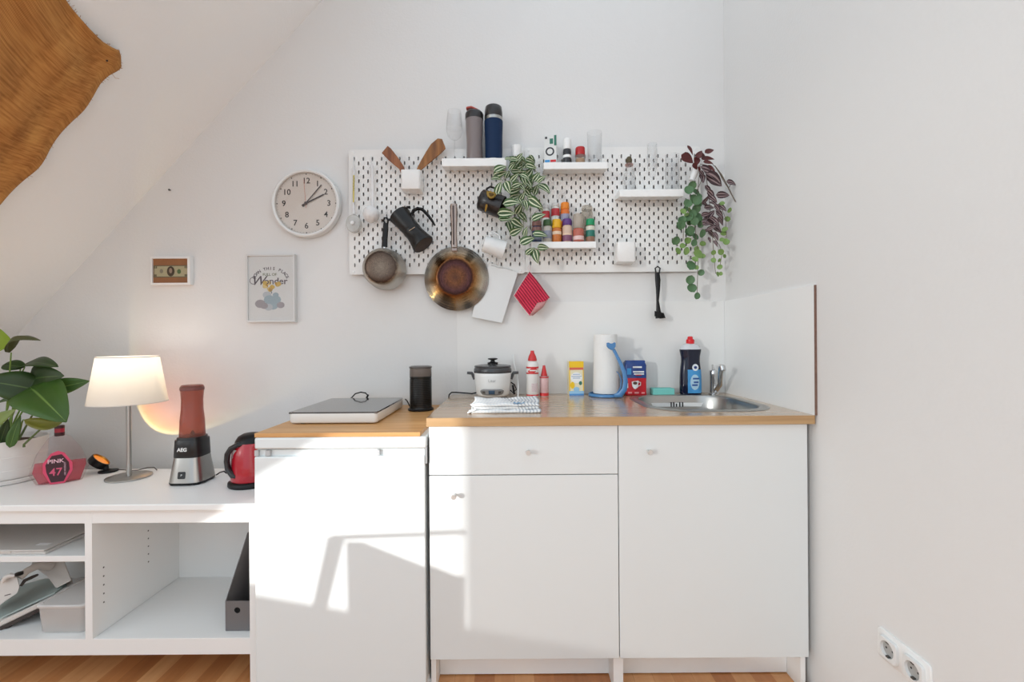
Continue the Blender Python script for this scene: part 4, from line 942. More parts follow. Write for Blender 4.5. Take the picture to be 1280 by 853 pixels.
for x,y,L in ((240,160,95),(115,240,95),(370,170,85),(145,100,85),(260,480,90),(255,620,95),(270,700,95),(320,775,72),(360,550,72),(290,260,75),(180,40,80),(350,60,80),(250,60,70),(300,200,70)):
    px,py=C4(x,y); pxleaf(b,px,py,L/kd,random.uniform(40,140),1.93+random.uniform(-.03,.03),o,.92,.08,2.0)
b.build('round_foliage',GL,t)
b=B()
for x,y,L in ((100,670,60),(150,660,60),(130,700,50),(445,600,55),(510,660,55),(490,740,55),(470,830,65),(160,600,50)):
    px,py=C3(x,y); pxleaf(b,px,py,L/kc,random.uniform(-30,120),1.94+random.uniform(-.03,.03),o,.8,.08,2.0)
for x,y,L in ((135,340,75),(215,340,85),(330,370,95),(375,270,65),(480,355,55),(480,430,55),(550,350,65),(585,390,42),(535,430,42),(540,495,62),(520,565,47),(550,560,42),(575,170,65),(600,250,65),(625,30,45),(230,240,70),(300,420,70),(375,390,60),(180,290,60),(315,320,60),(560,230,50),(310,500,60)):
    px,py=C4(x,y); pxleaf(b,px,py,L/kd,random.uniform(-30,120),1.94+random.uniform(-.03,.03),o,.85,.08,2.0)
b.build('young_foliage',GL2,t)
b=B()
for path in ([C3(240,260),C3(260,400),C4(190,60),C4(185,240)],[C3(250,260),C4(300,100),C4(330,400),C4(325,600),C4(320,770)],[C3(300,330),C3(330,560),C4(470,200),C4(480,360),C4(500,560)],[C4(480,200),C4(545,300),C4(560,380),C4(540,500)],[C3(350,240),C3(400,290),C3(450,390),C3(510,480),C3(570,590)],[C3(500,470),C3(525,425)],[C3(380,300),C3(310,260),C3(250,250)],[C3(420,600),C4(600,30),C4(605,200)]):
    b.tube([P(x,y,1.945)-o for x,y in path],.0013,6)
b.tube([P(*C3(x,y),1.945)-o for x,y in ((380,265),(440,350),(480,420),(520,500),(560,585))],[.002,.004,.0025,.003,.001],6)
b.build('stems',M('stem_brown',(104,92,80),.7),t)
# ================= on the fridge board =================
def hob():
    x0,x1,y0,y1=-.795,-.481,1.592,1.975; z=ZBD; zt=P(400,515.5,1.592).z
    t=thing('induction_hob','flat portable induction hob with dark glass top on the wooden board','hob',((x0+x1)/2,y0,z)); w=(x1-x0)/2; h=zt-z
    b=B(); pl=rrect(-w,0,w,y1-y0,.012,4)
    b.rings([[Vector((x*.97,y*.98+.004,.004)) for x,y in pl],[Vector((x,y,.009)) for x,y in pl],[Vector((x,y,h-.005)) for x,y in pl]]); b.build('housing',PLAST,t,ang=50)
    for sx in(-1,1):
        for yy in (.03,y1-y0-.03):
            b=B(); b.lathe([(.011,0),(.010,.004)],14,Matrix.Translation((sx*(w-.04),yy,0))); b.build('foot',BLACK,t)
    b=B(); b.rings([[Vector((x,y,h-.005)) for x,y in pl],[Vector((x,y,h)) for x,y in pl]]); g=b.build('glass_top',M('hob_glass',(66,64,64),.12,coat=.5),t,ang=40)
    for sx in (-1,1):
        b=B(); b.box((sx*(w-.006)-.006,-.0012,h-.006),(sx*(w-.006)+.006,.010,h+.0008)); b.build('corner_guard',M('guard_steel',(120,118,116),.3,1),t,smooth=False,bevel=.001)
hob()
o=P(441,494,2.0); t=thing('power_cable','black cable looping up behind the induction hob','cable',o)
b=B(); b.tube([P(x,y,Y)-o for x,y,Y in ((436,500,2.02),(440,497,2.01),(444,492.5,2.0),(451,490.5,2.0),(457,491.5,2.0),(460,495,2.0),(458,498,2.0),(450,500,2.01))],.0028,8); b.build('cord',BLACK,t)
b=B(); b.tube([P(458.5,497.5,1.995)-o,P(460.3,493.5,1.995)-o],[.0045,.004],8); b.build('strain_relief',BLACK,t)
o=P(527,512,1.92); o.z=ZBD
t=thing('milk_frother','black ribbed milk frother with clear rim lid on the wooden board','frother',(o.x,1.905,ZBD)); s=1.905/F; h=P(527,457.5,1.905).z-ZBD
RB=[(13.6*s,.013)]
zz=.016
while zz<h*.72: RB+= [(13.6*s,zz),(13.6*s,zz+.003),(13.1*s,zz+.0036),(13.1*s,zz+.0046)]; zz+=.0052
b=B(); b.lathe([(14*s,.004),(14.2*s,.010)]+RB+[(13.6*s,h*.74),(13.5*s,h*.77)],40); b.build('jug',M('frother_black',(48,47,46),.28,.7),t,ang=60)
b=B(); b.lathe([(15.4*s,0),(15.8*s,.002),(15.8*s,.007),(14.6*s,.010)],40); b.build('base',BLACK,t)
b=B(); b.lathe([(13.4*s,h*.77),(13.6*s,h*.78),(13.4*s,h*.95),(13.2*s,h*.95),(13.2*s,h*.78)],40,cap=False); b.build('clear_collar',glass('smoky_clear',(178,166,158),.35,.35),t)
b=B(); b.lathe([(13.6*s,h*.945),(14*s,h*.955),(14*s,h*.985),(12*s,h)],40); b.lathe([(.006,h*.80),(.006,h*.945)],12); b.build('lid',M('lid_smoke',(84,78,74),.25),t)
b=B(); zp=ZBD+.004; b.tube([Vector((-.05,-.02,.035)),Vector((-.075,.0,.03)),Vector((-.10,.01,.035)),Vector((-.118,.03,.045))],.0028,8) if 0 else b.tube([Vector((-.048,.02,.006)),Vector((-.058,.03,.02)),Vector((-.068,.04,.034)),Vector((-.08,.06,.038))],.0026,8); b.build('cord',BLACK,t)
# ================= on the worktop =================
def wtb(px,py,Yc): x=P(px,py,Yc).x; return Vector((x,Yc,ZT+.0003))
# rice cooker
Yc=1.955; s=Yc/F; L0=wtb(616,470,Yc); t=thing('rice_cooker','small white rice cooker with dark glass lid and knob on worktop','rice cooker',L0); kz=lambda py:P(616,py,Yc).z-ZT
b=B(); b.lathe([(13*s,.001),(15*s,.005),(18.5*s,.008),(20.5*s,.018),(22*s,kz(480)),(23*s,kz(470)),(23.2*s,kz(466)),(22.5*s,kz(465))],48); body=b.build('body',PLAST,t,ang=50)
b=B(); b.lathe([(23.0*s,kz(466)),(23.6*s,kz(465)),(23.4*s,kz(461.5)),(22.4*s,kz(459.5)),(23*s,kz(458.3)),(22.5*s,kz(457.2)),(17*s,kz(456.2)),(6*s,kz(455.3)),(5.9*s,kz(454))],48); lid=b.build('lid',M('cooker_lid',(66,66,68),.25),t,ang=50)
b=B(); b.lathe([(6.5*s,kz(455)),(6.7*s,kz(453.5)),(3*s,kz(452.5)),(2.6*s,kz(450.5)),(6*s,kz(449.5)),(6.2*s,kz(448.3)),(3*s,kz(447.8))],24); b.build('lid_knob',BLACK,lid,ang=50)
for sx in (-1,1):
    b=B(); b.tube([Vector((sx*22.5*s,0,kz(474))),Vector((sx*24.5*s,0,kz(470))),Vector((sx*26*s,-.004,kz(466.5))),Vector((sx*32*s,-.006,kz(466)))],[.008,.007,.007,.006],10,flat=1.6,flatdir=(0,1,0)); b.build('side_handle',M('cooker_grey',(74,74,76),.4),t)
b=B(); 
def onbody(r,a,z): return Vector((r*math.sin(a),-r*math.cos(a),z))
def cyl_patch(px0,py0,px1,py1,m,par,name,r0=21.9,r1=None,d=.001,cxp=616,n=12,rnd=0):
    b=B(); a0=math.asin((px0-cxp)/r0); a1=math.asin((px1-cxp)/r0); z0,z1=kz(py1),kz(py0)
    def fn(u,v):
        a=a0+(a1-a0)*u; zz=z0+(z1-z0)*v; sh=1
        if rnd: e=abs(2*u-1); sh=1-(e**6)*.6; zz=(z0+z1)/2+(zz-(z0+z1)/2)*sh
        rr=(r0+((22.3-21.2)*(v-.5) if r1 is None else (r1-r0)*v))*s+d
        return onbody(rr,a,zz)
    b.grid(fn,n,4); return b.build(name,m,par,solid=.0008)
cp=cyl_patch(602.5,484.5,629,492,M('panel_grey',(138,136,134),.35),body,'control_panel',20.9,22.3,.0012,rnd=1)
cyl_patch(612,486,619,490.8,M('panel_blue',(60,84,108),.3),cp,'display',20.9,22.3,.0025)
for q in (606.5,624.5): cyl_patch(q-1.6,487,q+1.6,490,M('panel_dark',(92,88,86),.4),cp,'button',20.9,22.3,.0025)
text('Klar',.018,M('logo_grey',(168,168,168),.4),body,(0,-22.9*s,kz(474.5)),name='logo',wrap=22*s) if 0 else text('Liter',.017,M('logo_grey',(168,168,168),.4),body,(0,-22.9*s,kz(474.5)),name='logo',wrap=22*s)
o=Vector((P(590,492,2.0).x,2.0,ZT)); t=thing('power_cable','black cable running left from the rice cooker over the worktop','cable',o)
b=B(); yy=1.99; b.tube([P(596,491,1.99)-o,P(590,492.3,1.995)-o,P(580,491.5,2.0)-o,P(570,490.8,2.0)-o,P(564.5,490.8,1.99)-o,P(561.5,493.5,1.97)-o,P(560.8,497,1.95)-o],.003,8); b.build('cord',BLACK,t)
o=P(643,470,1.99); t=thing('power_cable','white cable hanging down beside the rice cooker','cable',o)
b=B(); b.tube([P(642,443,2.04)-o,P(642.3,453,2.03)-o,P(644,461,2.0)-o,P(646.5,470,1.98)-o,P(647.8,480,1.96)-o,P(647.5,496,1.93)-o],.0026,8); b.build('cord',PLAST,t)
o=Vector((P(642,488,2.0).x,1.99,ZT)); 
b=B(); b.tube([P(638.5,478,1.99)-o,P(643,481,1.995)-o,P(645.5,487,1.995)-o,P(641,491,1.99)-o,P(638,488,1.985)-o],.0026,8); b.tube([P(641,482,1.99)-o,P(643,493,1.97)-o],.005,8); tag(b.build('power_plug',BLACK,loc=o),'black plug and cable end just right of the rice cooker','plug')
# red and white bottles
CW=M('bottle_white',(228,224,220),.35); CR=M('bottle_red',(206,48,50),.35); CP=M('bottle_pinkish',(222,150,148),.4)
def cleaner(px,top,Yc,r,label,neck,bodyh,name):
    zb=ZT+.0003; s=Yc/F; h=P(px,top,Yc).z-zb; t=thing(name,label,'bottle',wtb(px,460,Yc)); r*=s
    b=B(); b.lathe([(r*.9,0),(r,.004),(r,h*bodyh*.86),(r*.9,h*bodyh*.95),(r*.6,h*bodyh),(r*.5,h*(bodyh+.01))],32); bd=b.build('bottle_body',CW if r>.02 else M('bottle_mottled',(214,176,174),.35,var=.25,bscale=80),t,ang=50)
    b=B(); b.lathe([(r*.72,h*bodyh),(r*.75,h*(bodyh+.02)),(r*.6,h*(bodyh+.1)),(r*.33,h*.95),(r*.28,h),(r*.2,h)],24); b.build('nozzle_cap',CR,t,ang=50)
    return t,bd,r,h
t,bd,r,h=cleaner(665.5,438.5,1.955,7.6,'tall white squeeze bottle with red nozzle cap, right of the rice cooker','',.78,'cleaner_bottle')
b=B()
for (z0,z1) in ((.62,.655),(.50,.53),(.03,.06)): b.lathe([(r+.0004,h*z0),(r+.0007,h*z0+.0004),(r+.0007,h*z1)],32,cap=False)
b.build('red_band',CR,bd)
b=B(); 
def fo_(u,v): a=(u-.5)*1.7; return Vector(((r+.001)*math.sin(a),-(r+.001)*math.cos(a),h*(.575+(v-.5)*.12*math.sin(PI*min(max(u,.02),.98))+.05*(u-.5))))
b.grid(fo_,14,4); b.build('oval_logo',CR,bd)
b=B(); patch(b,r,-.5,.7,h*.565,h*.59,10,.0016); b.build('logo_letters',CW,bd)
b=B(); patch(b,r,-.2,.9,h*.12,h*.30,8); b.build('label_print',M('label_speckle',(214,196,196),.5,var=.3,bscale=160),bd)
t,bd,r,h=cleaner(680,457,1.97,5.6,'small red-capped spray bottle right of the tall white bottle','',.66,'cleaner_bottle')
b=B()
for (z0,z1) in ((.02,.12),(.60,.64)): b.lathe([(r+.0004,h*z0),(r+.0007,h*z0+.0004),(r+.0007,h*z1)],32,cap=False)
b.build('red_band',CR,bd)
# tea towel
def teatowel():
    m=bpy.data.materials.new('checked_cotton'); m.use_nodes=True; nt=m.node_tree; bb=nt.nodes['Principled BSDF']; tc=nt.nodes.new('ShaderNodeTexCoord'); s=nt.nodes.new('ShaderNodeSeparateXYZ'); nt.links.new(tc.outputs['UV'],s.inputs[0])
    gx=math_(nt,'GREATER_THAN',math_(nt,'FRACT',math_(nt,'MULTIPLY',s.outputs[0],20)),.62); gy=math_(nt,'GREATER_THAN',math_(nt,'FRACT',math_(nt,'MULTIPLY',s.outputs[1],9)),.7)
    dk=math_(nt,'GREATER_THAN',math_(nt,'ADD',s.outputs[0],math_(nt,'MULTIPLY',s.outputs[1],.35)),.72)
    f=math_(nt,'ADD',math_(nt,'MULTIPLY',gx,math_(nt,'ADD',.06,math_(nt,'MULTIPLY',dk,.30))),math_(nt,'MULTIPLY',gy,.12))
    r=ramp(nt,f,[(0,(236,236,234)),(.2,(205,210,216)),(.8,(104,114,128)),(1,(96,106,120))]); nt.links.new(r.outputs[0],bb.inputs['Base Color']); bb.inputs['Roughness'].default_value=.9
    x0,x1=P(589,517,1.53).x,P(675,517,1.53).x; y0,y1=1.52,1.70; w=x1-x0
    t=thing('tea_towel','folded white and grey checked tea towel at the worktop front edge','tea towel',((x0+x1)/2,y0,ZT))
    for i,(ins,z0,z1) in enumerate(((.0,.0005,.012),(.006,.0125,.023),(.001,.0235,.033))):
        b=B(); hh=z1-z0
        def fn(u,v,ins=ins,z0=z0,hh=hh,i=i):
            # rounded folded edge facing the front, flat layer behind
            a=v*2; yy=0; 
            if v<.3: th_=PI*(v/.3); y=hh/2-hh/2*math.sin(th_); z=z0+hh/2-hh/2*math.cos(th_); 
            else: y=hh/2+(y1-y0-hh)*((v-.3)/.7); z=z0+hh
            x=-w/2+ins+(w-2*ins)*u
            z+=.0015*math.sin(u*19+i*2+v*3)*(v>.1)+.003*math.sin(u*5+v*7+i)*(v>.3)*(i==2)
            return Vector((x+ .004*math.sin(v*9+i),y+ins+.002*math.sin(u*13+i)+.003,z))
        b.grid(fn,40,24); b.build('folded_layer',m,t,solid=.0008)
    b=B(); c=Vector((-w/2+.006,.008,.008)); b.grid(lambda u,v:Vector((-w/2-.012+.03*u,.0+.05*v-.006*u,.0015+.012*u+.003*math.sin(v*8))),6,6); b.build('loose_corner',m,t,solid=.001)
    b=B(); b.grid(lambda u,v:Vector((w*.12+w*.15*u,.0+.022*v,.0345+.0014*math.sin(u*14+1))),12,4); b.build('blue_motif',M('towel_blue',(120,168,206),.9,var=.3,bscale=150),t,solid=.0006)
teatowel()
# yellow box
Yc=1.99; L0=wtb(720.5,470,Yc); k=Yc/F; w=9.2*k; h=P(720.5,452,Yc).z-ZT
t=thing('detergent_box','slim yellow and white carton with blue foot by splashback','box',L0,(0,0,R(3)))
b=B(); b.box((-w,0,0),(w,.045,h)); c=b.build('carton',M('carton_paleyellow',(232,222,190),.5),t,smooth=False,bevel=.001)
def fp(x0,z0,x1,z1,m,n='print',par=None,d=.0006,y=0): 
    b=B(); b.box((x0*w,y-d,z0*h),(x1*w,y-.0001,z1*h)); return b.build(n,m,par or c,smooth=False)
YL=M('print_bright_yellow',(240,196,32),.5)
fp(-1,.82,1,1,YL); fp(-.95,.75,.95,.82,M('print_salmon',(216,104,80),.5)); fp(-1,.0,1,.05,M('print_blue2',(72,132,190),.5)); fp(-1,.05,1,.13,M('print_lightblue',(150,196,226),.5)); fp(-1,.13,-.86,.75,YL); fp(.88,.13,1,.75,YL)
def oval(cx_,cz_,rx,rz,m,n,par,y=0,d=.0009):
    b=B(); b.prism([(cx_*w+rx*w*math.cos(R(a)),cz_*h+rz*h*math.sin(R(a))) for a in range(0,360,20)],d-.0001,None,y-d); return b.build(n,m,par,smooth=False)
oval(0,.52,.78,.16,M('print_offwhite',(240,240,238),.5),'white_oval',c); oval(-.55,.3,.3,.1,YL,'fruit_print',c,0,.0011); oval(.55,.36,.22,.06,M('print_teal'),'seal_print',c,0,.0012); oval(0,.18,.4,.07,M('print_lightblue'),'splash_print',c,0,.0011)
for i,(z,wd_) in enumerate(((.62,.5),(.56,.7),(.51,.5))): fp(-wd_,z-.012,wd_,z+.008,M('print_greyblue',(150,170,200),.5),'text_line',None,.0014)
# paper towel with blue holder
def papertowel():
    Yc=1.965; k=Yc/F; L0=wtb(757,470,Yc); t=thing('paper_towel_holder','blue paper towel holder with curved arm ending in a cat head','holder',L0)
    BLm=M('holder_blue',(74,128,180),.35); K=lambda x,y,Y:P(x,y,Y)-Vector(L0)
    b=B(); b.lathe([(20*k,0),(21.3*k,.002),(21.3*k,.011),(20.3*k,.014),(19.3*k,.012),(19*k,.006)],48,cap=True); bs=b.build('base_ring',BLm,t,ang=50)
    b=B(); b.lathe([(.006,.006),(.006,.20)],14); b.build('core_rod',BLm,t)
    Y0=1.87
    b=B(); b.tube([K(768,495,1.885),K(775,494,1.875),K(780.5,487,Y0),K(782,477,Y0),K(780,465,Y0),K(776,455,Y0+.005),K(770.5,444,Y0+.01),K(767,437,Y0+.015)],[.008,.013,.0115,.010,.0085,.0075,.0065,.007],12,flat=.55,flatdir=(0,1,0)); ar=b.build('arm',BLm,t)
    b=B(); b.tube([K(771.5,492,1.885),K(776,484,1.89),K(776.5,475,1.89),K(774,468,1.89),K(770.5,464.5,1.89)],[.003,.0028,.0026,.0022,.0015],8); b.build('tail',BLm,t)
    hd=[(-5.7,4.6),(-3.4,5.2),(-1,3.9),(1.6,3.9),(4,5.4),(5.6,4.8),(5.4,0),(3.4,-3),(.5,-4.6),(-3,-2.6),(-5.6,.4)]; kk=1.88/F
    b=B(); b.prism([(x*kk,z*kk) for x,z in hd],.012); b.build('cat_head',BLm,ar,loc=K(764.3,433.5,1.875),smooth=False,bevel=.002)
    t2=thing('paper_towel_roll','white roll of kitchen paper standing on blue holder','paper towel',L0+Vector((0,0,.0145))); h=P(757,418.5,Yc).z-ZT-.0145
    b=B(); r=15*k; b.lathe([(.012,0),(r*1.03,0),(r*1.04,.004),(r*.99,h*.5),(r*.96,h),(.022,h),(.021,h-.01),(.012,h-.01)],40,cap=True); b.build('paper',M('paper_white',(232,231,228),.9,0,.5,90),t2,ang=50)
    b=B(); b.lathe([(.021,h-.02),(.021,h+.0008),(.0185,h+.0008),(.0185,h-.02)],24,cap=False); b.build('core',M('cardboard',(176,150,120),.9),t2)
papertowel()
# coffee bag
def coffee():
    Yc=1.965; k=Yc/F; L0=wtb(795,470,Yc); w=13.2*k; h=P(795,451,Yc).z-ZT; D=.062
    t=thing('coffee_bag','blue and red brick-shaped coffee bag with cup picture by splashback','coffee bag',L0,(0,0,R(-2)))
    nb=M('bag_navy',(28,62,128),.3); rd=M('bag_red',(196,26,40),.3)
    def ring(z,o): 
        pl=rrect(-w+o,0+o,w-o,D-o,.007,3); return [Vector((x+.0012*math.sin(z*160+y*90),y+.001*math.sin(z*120+x*200),z)) for x,y in pl]
    b=B(); b.rings([ring(0,.003),ring(.004,0),ring(h*.12,0),ring(h*.25,0),ring(h*.38,0),ring(h*.5,0)]); b.build('lower_wrap',rd,t,ang=50)
    b=B(); b.rings([ring(h*.5+.0003,0),ring(h*.6,0),ring(h*.72,0),ring(h*.86,0),ring(h*.93,.002),ring(h*.965,.006)]); up_=b.build('upper_wrap',nb,t,ang=50)
    b=B(); b.rings([[Vector((x,y,h*.95)) for x,y in ((-w*.93,.004),(w*.93,.004),(w*.93,D*.7),(-w*.93,D*.7))],[Vector((x,y,h)) for x,y in ((-w*.9,.01),(w*.9,.01),(w*.9,.03),(-w*.9,.03))]]); b.build('folded_top',nb,t,smooth=False,bevel=.002)
    def q(x0,z0,x1,z1,m,n,d=.0012): 
        b=B(); b.box((x0*w,-d-.0008,z0*h),(x1*w,-.0006,z1*h)); return b.build(n,m,t,smooth=False,bevel=.0004)
    W2=M('print_white'); q(-.3,.79,.55,.835,W2,'brand_line'); q(-.28,.66,.75,.70,W2,'name_line'); q(-.2,.60,.75,.635,W2,'name_line'); q(-.85,.6,-.45,.78,M('print_sky'),'blue_patch'); q(-.05,.57,.5,.592,rd,'red_line')
    b=B(); b.prism([(w*-.42,h*.40),(w*.22,h*.43),(w*.16,h*.24),(w*-.05,h*.19),(w*-.2,h*.2),(w*-.36,h*.27)],.0015,None,-.0025); b.build('cup_print',W2,t,smooth=False)
    b=B(); b.tube([Vector((w*.2,-.002,h*.39)),Vector((w*.42,-.002,h*.38)),Vector((w*.4,-.002,h*.30)),Vector((w*.17,-.002,h*.27))],.0018,6); b.build('cup_handle_print',W2,t)
    b=B(); b.prism([(w*(-.1+.2*math.cos(R(a))),h*(.36+.045*math.sin(R(a)))) for a in range(0,360,30)],.001,None,-.0034); b.build('coffee_print',M('coffee_brown',(90,60,44),.5),t,smooth=False)
    q(-.95,.22,-.75,.36,W2,'side_print'); q(-.75,.06,-.4,.11,M('print_pink',(230,150,150),.5),'text_line'); q(-.15,.06,.25,.11,M('print_pink'),'text_line'); q(.5,.06,.8,.1,M('print_pink'),'text_line')
coffee()
# sponge
Yc=1.975; k=Yc/F; w=13.6*k; h=P(830,486,Yc).z-ZT
b=B(); b.box((-w,0,0),(w,.05,h)); o=b.build('sponge',M('sponge_turquoise',(126,206,196),.95,0,.7,260,var=.1),loc=wtb(830,488,Yc),smooth=True,bevel=.004); tag(o,'turquoise rectangular sponge lying behind the sink','sponge')
# washing-up liquid
def soap():
    Yc=1.985; k=Yc/F; L0=wtb(863,470,Yc); t=thing('dish_soap_bottle','dark blue dish soap bottle with red cap and bright blue label','bottle',L0); K=lambda py:P(863,py,Yc).z-ZT
    pf=[(12.6,493.5),(13.2,492),(13.2,480),(13,470),(12.2,460),(11.3,452),(11.5,446),(12.9,439),(13,437)]
    b=B(); b.lathe([(r*k,max(0,K(y))) for r,y in pf],40,None,True,1,.55,2.6); bd=b.build('bottle_body',M('soap_navy',(14,20,44),.15,coat=.15,spec=.4),t,ang=50)
    b=B(); b.lathe([(12.8*k,K(437)),(11.8*k,K(433.5)),(7*k,K(430)),(5*k,K(429.5))],40,None,True,1,.6,2.3); b.build('shoulder',M('soap_clear',(206,208,212),.25),t,ang=50)
    b=B(); b.lathe([(4.8*k,K(430)),(5*k,K(429)),(4.9*k,K(425)),(3.4*k,K(424)),(3*k,K(421.2)),(1.4*k,K(420.6))],24); b.build('cap',M('cap_bright_red',(214,28,38),.3),t,ang=50)
    # label follows the front of the oval body
    def lf(x,z,d=.0008):
        # superellipse depth
        py=424-(z+ZT-H)*F/Yc
        r=13.2*k
        for (r0,y0),(r1,y1) in zip(pf,pf[1:]):
            if y1<=py<=y0: r=(r0+(r1-r0)*(py-y0)/(y1-y0))*k
        e=min(abs(x)/r,.999); return Vector((x,-.55*r*(1-e**2.6)**(1/2.6)-d,z))
    def lab(x0,x1,py0,py1,m,n,d=.0008,shape=None):
        b=B(); z0,z1=K(py1),K(py0)
        def fn(u,v):
            x=(x0+(x1-x0)*u)*k; z=z0+(z1-z0)*v
            if shape:  # ellipse warp
                a=(u*2-1); bb_=(v*2-1); x=((x0+x1)/2+(x1-x0)/2*a*math.sqrt(max(0,1-bb_*bb_/2)))*k; z=(z0+z1)/2+(z1-z0)/2*bb_*math.sqrt(max(0,1-a*a/2))
            return lf(x,z,d)
        b.grid(fn,14,12); return b.build(n,m,bd)
    lb=lab(-6,12,462,491,M('label_cyan',(70,150,206),.35,var=.35,bscale=40),'label')
    lab(-3,8.5,468,487,M('label_palecyan',(176,208,226),.35,var=.15,bscale=60),'label_splash',.0014,1)
    lab(-.5,7.5,455,463.5,M('label_white2',(232,236,240),.35),'round_emblem',.0018,1)
    lab(1.5,5.5,457.5,461,M('emblem_blue',(30,50,110),.35),'emblem_mark',.0026,1)
    for y,a,c in ((472,0,8),(476.5,1,7),(480,-1,6)): lab(a,c,y,y+2,M('label_ink',(40,80,150),.35),'label_text',.0022)
soap()
# faucet
def faucet():
    L0=wtb(892,480,1.985); L0.z=ZT; t=thing('faucet','small chrome mixer tap rising towards the room in the sink corner','faucet',L0); K=lambda x,y,Y:P(x,y,Y)-Vector(L0)
    b=B(); b.lathe([(.022,0),(.022,.006),(.017,.009),(.0165,.085),(.0175,.09),(.0175,.102),(.015,.108),(.006,.11)],28); b.build('body',CHROME,t,ang=45)
    b=B(); b.tube([Vector((.004,-.008,.018)),Vector((.006,-.05,.05)),K(901,466,1.86),K(902.2,460,1.845),K(903,458,1.84)],[.0105,.0105,.011,.0125,.0125],14); b.build('spout',CHROME,t,ang=45)
    b=B(); e=K(902.5,459.5,1.836); b.tube([e+Vector((0,0,.004)),e+Vector((.001,-.006,-.012)),e+Vector((.001,-.007,-.016))],[.013,.0125,.009],14); b.build('aerator',CHROME,t)
    b=B(); b.tube([Vector((0,0,.108)),Vector((.004,.012,.118)),Vector((.01,.03,.13))],[.008,.006,.005],10,flat=.6); b.build('lever',CHROME,t)
faucet()
# ================= on the sideboard =================
def bl(px,py_ref,Y): x=P(px,py_ref,Y).x; return Vector((x,Y,ZBN+.0004))
# table lamp
def lamp():
    Yc=1.785; L0=bl(161.5,600,Yc); t=thing('table_lamp','white fabric shaded table lamp with thin steel stem, switched on','lamp',L0); K=lambda py:P(161.5,py,Yc).z-ZBN
    b=B(); b.lathe([(.074,0),(.075,.002),(.0745,.006),(.07,.0075),(.008,.009)],56); b.build('base',STEEL,t,ang=45)
    b=B(); b.lathe([(.0085,.008),(.0085,K(498))],20); b.build('stem',STEEL,t)
    sm=bpy.data.materials.new('lampshade_fabric'); sm.use_nodes=True; nt=sm.node_tree; nt.nodes.clear(); out=nt.nodes.new('ShaderNodeOutputMaterial'); d=nt.nodes.new('ShaderNodeBsdfDiffuse'); tl=nt.nodes.new('ShaderNodeBsdfTranslucent'); mx=nt.nodes.new('ShaderNodeMixShader')
    d.inputs[0].default_value=lin((236,232,226)); tl.inputs[0].default_value=lin((244,238,226)); mx.inputs[0].default_value=.45; nt.links.new(d.outputs[0],mx.inputs[1]); nt.links.new(tl.outputs[0],mx.inputs[2]); nt.links.new(mx.outputs[0],out.inputs[0])
    zt,zb=K(446),K(503.5); rt,rb_=.0985,.127
    b=B(); b.lathe([(rb_,zb),((rb_*.5+rt*.5),(zb+zt)/2),(rt,zt)],64,cap=False); sh=b.build('lamp_shade',sm,t)
    b=B(); b.lathe([(rb_-.0005,zb),(rb_+.0012,zb),(rb_+.001,zb+.003),(rb_-.0008,zb+.003)],64,cap=False); b.build('shade_hem',M('hem_white',(220,214,206),.8),sh); b=B(); b.lathe([(rt-.0008,zt-.003),(rt+.001,zt-.003),(rt+.0008,zt+.0005),(rt-.0008,zt+.0005)],64,cap=False); b.build('shade_hem',M('hem_white',(220,214,206),.8),sh)
    b=B(); b.lathe([(.014,K(500)),(.014,K(488)),(.011,K(487))],20); b.build('socket',PLAST,t)
    em=M('bulb_glow',(255,240,215),.5,emit=(255,226,180),es=3)
    b=B(); b.lathe([(.01,K(487)),(.02,K(481)),(.027,K(474)),(.024,K(467)),(.012,K(463)),(.002,K(462.5))],20); b.build('bulb',em,t)
    for a in range(3):
        b=B(); b.tube([Vector((.012*math.cos(a*2.094),.012*math.sin(a*2.094),K(489))),Vector((rt*1.1*math.cos(a*2.094),rt*1.1*math.sin(a*2.094),K(470)))],.0012,6); b.build('spoke',STEEL,t)
    ld=bpy.data.lights.new('lamp_bulb','POINT'); ld.energy=.75; ld.color=(1,.92,.8); ld.shadow_soft_size=.03; lo_=bpy.data.objects.new('lamp_bulb',ld); COL.objects.link(lo_); lo_.location=Vector(L0)+Vector((0,0,K(455)))
lamp()
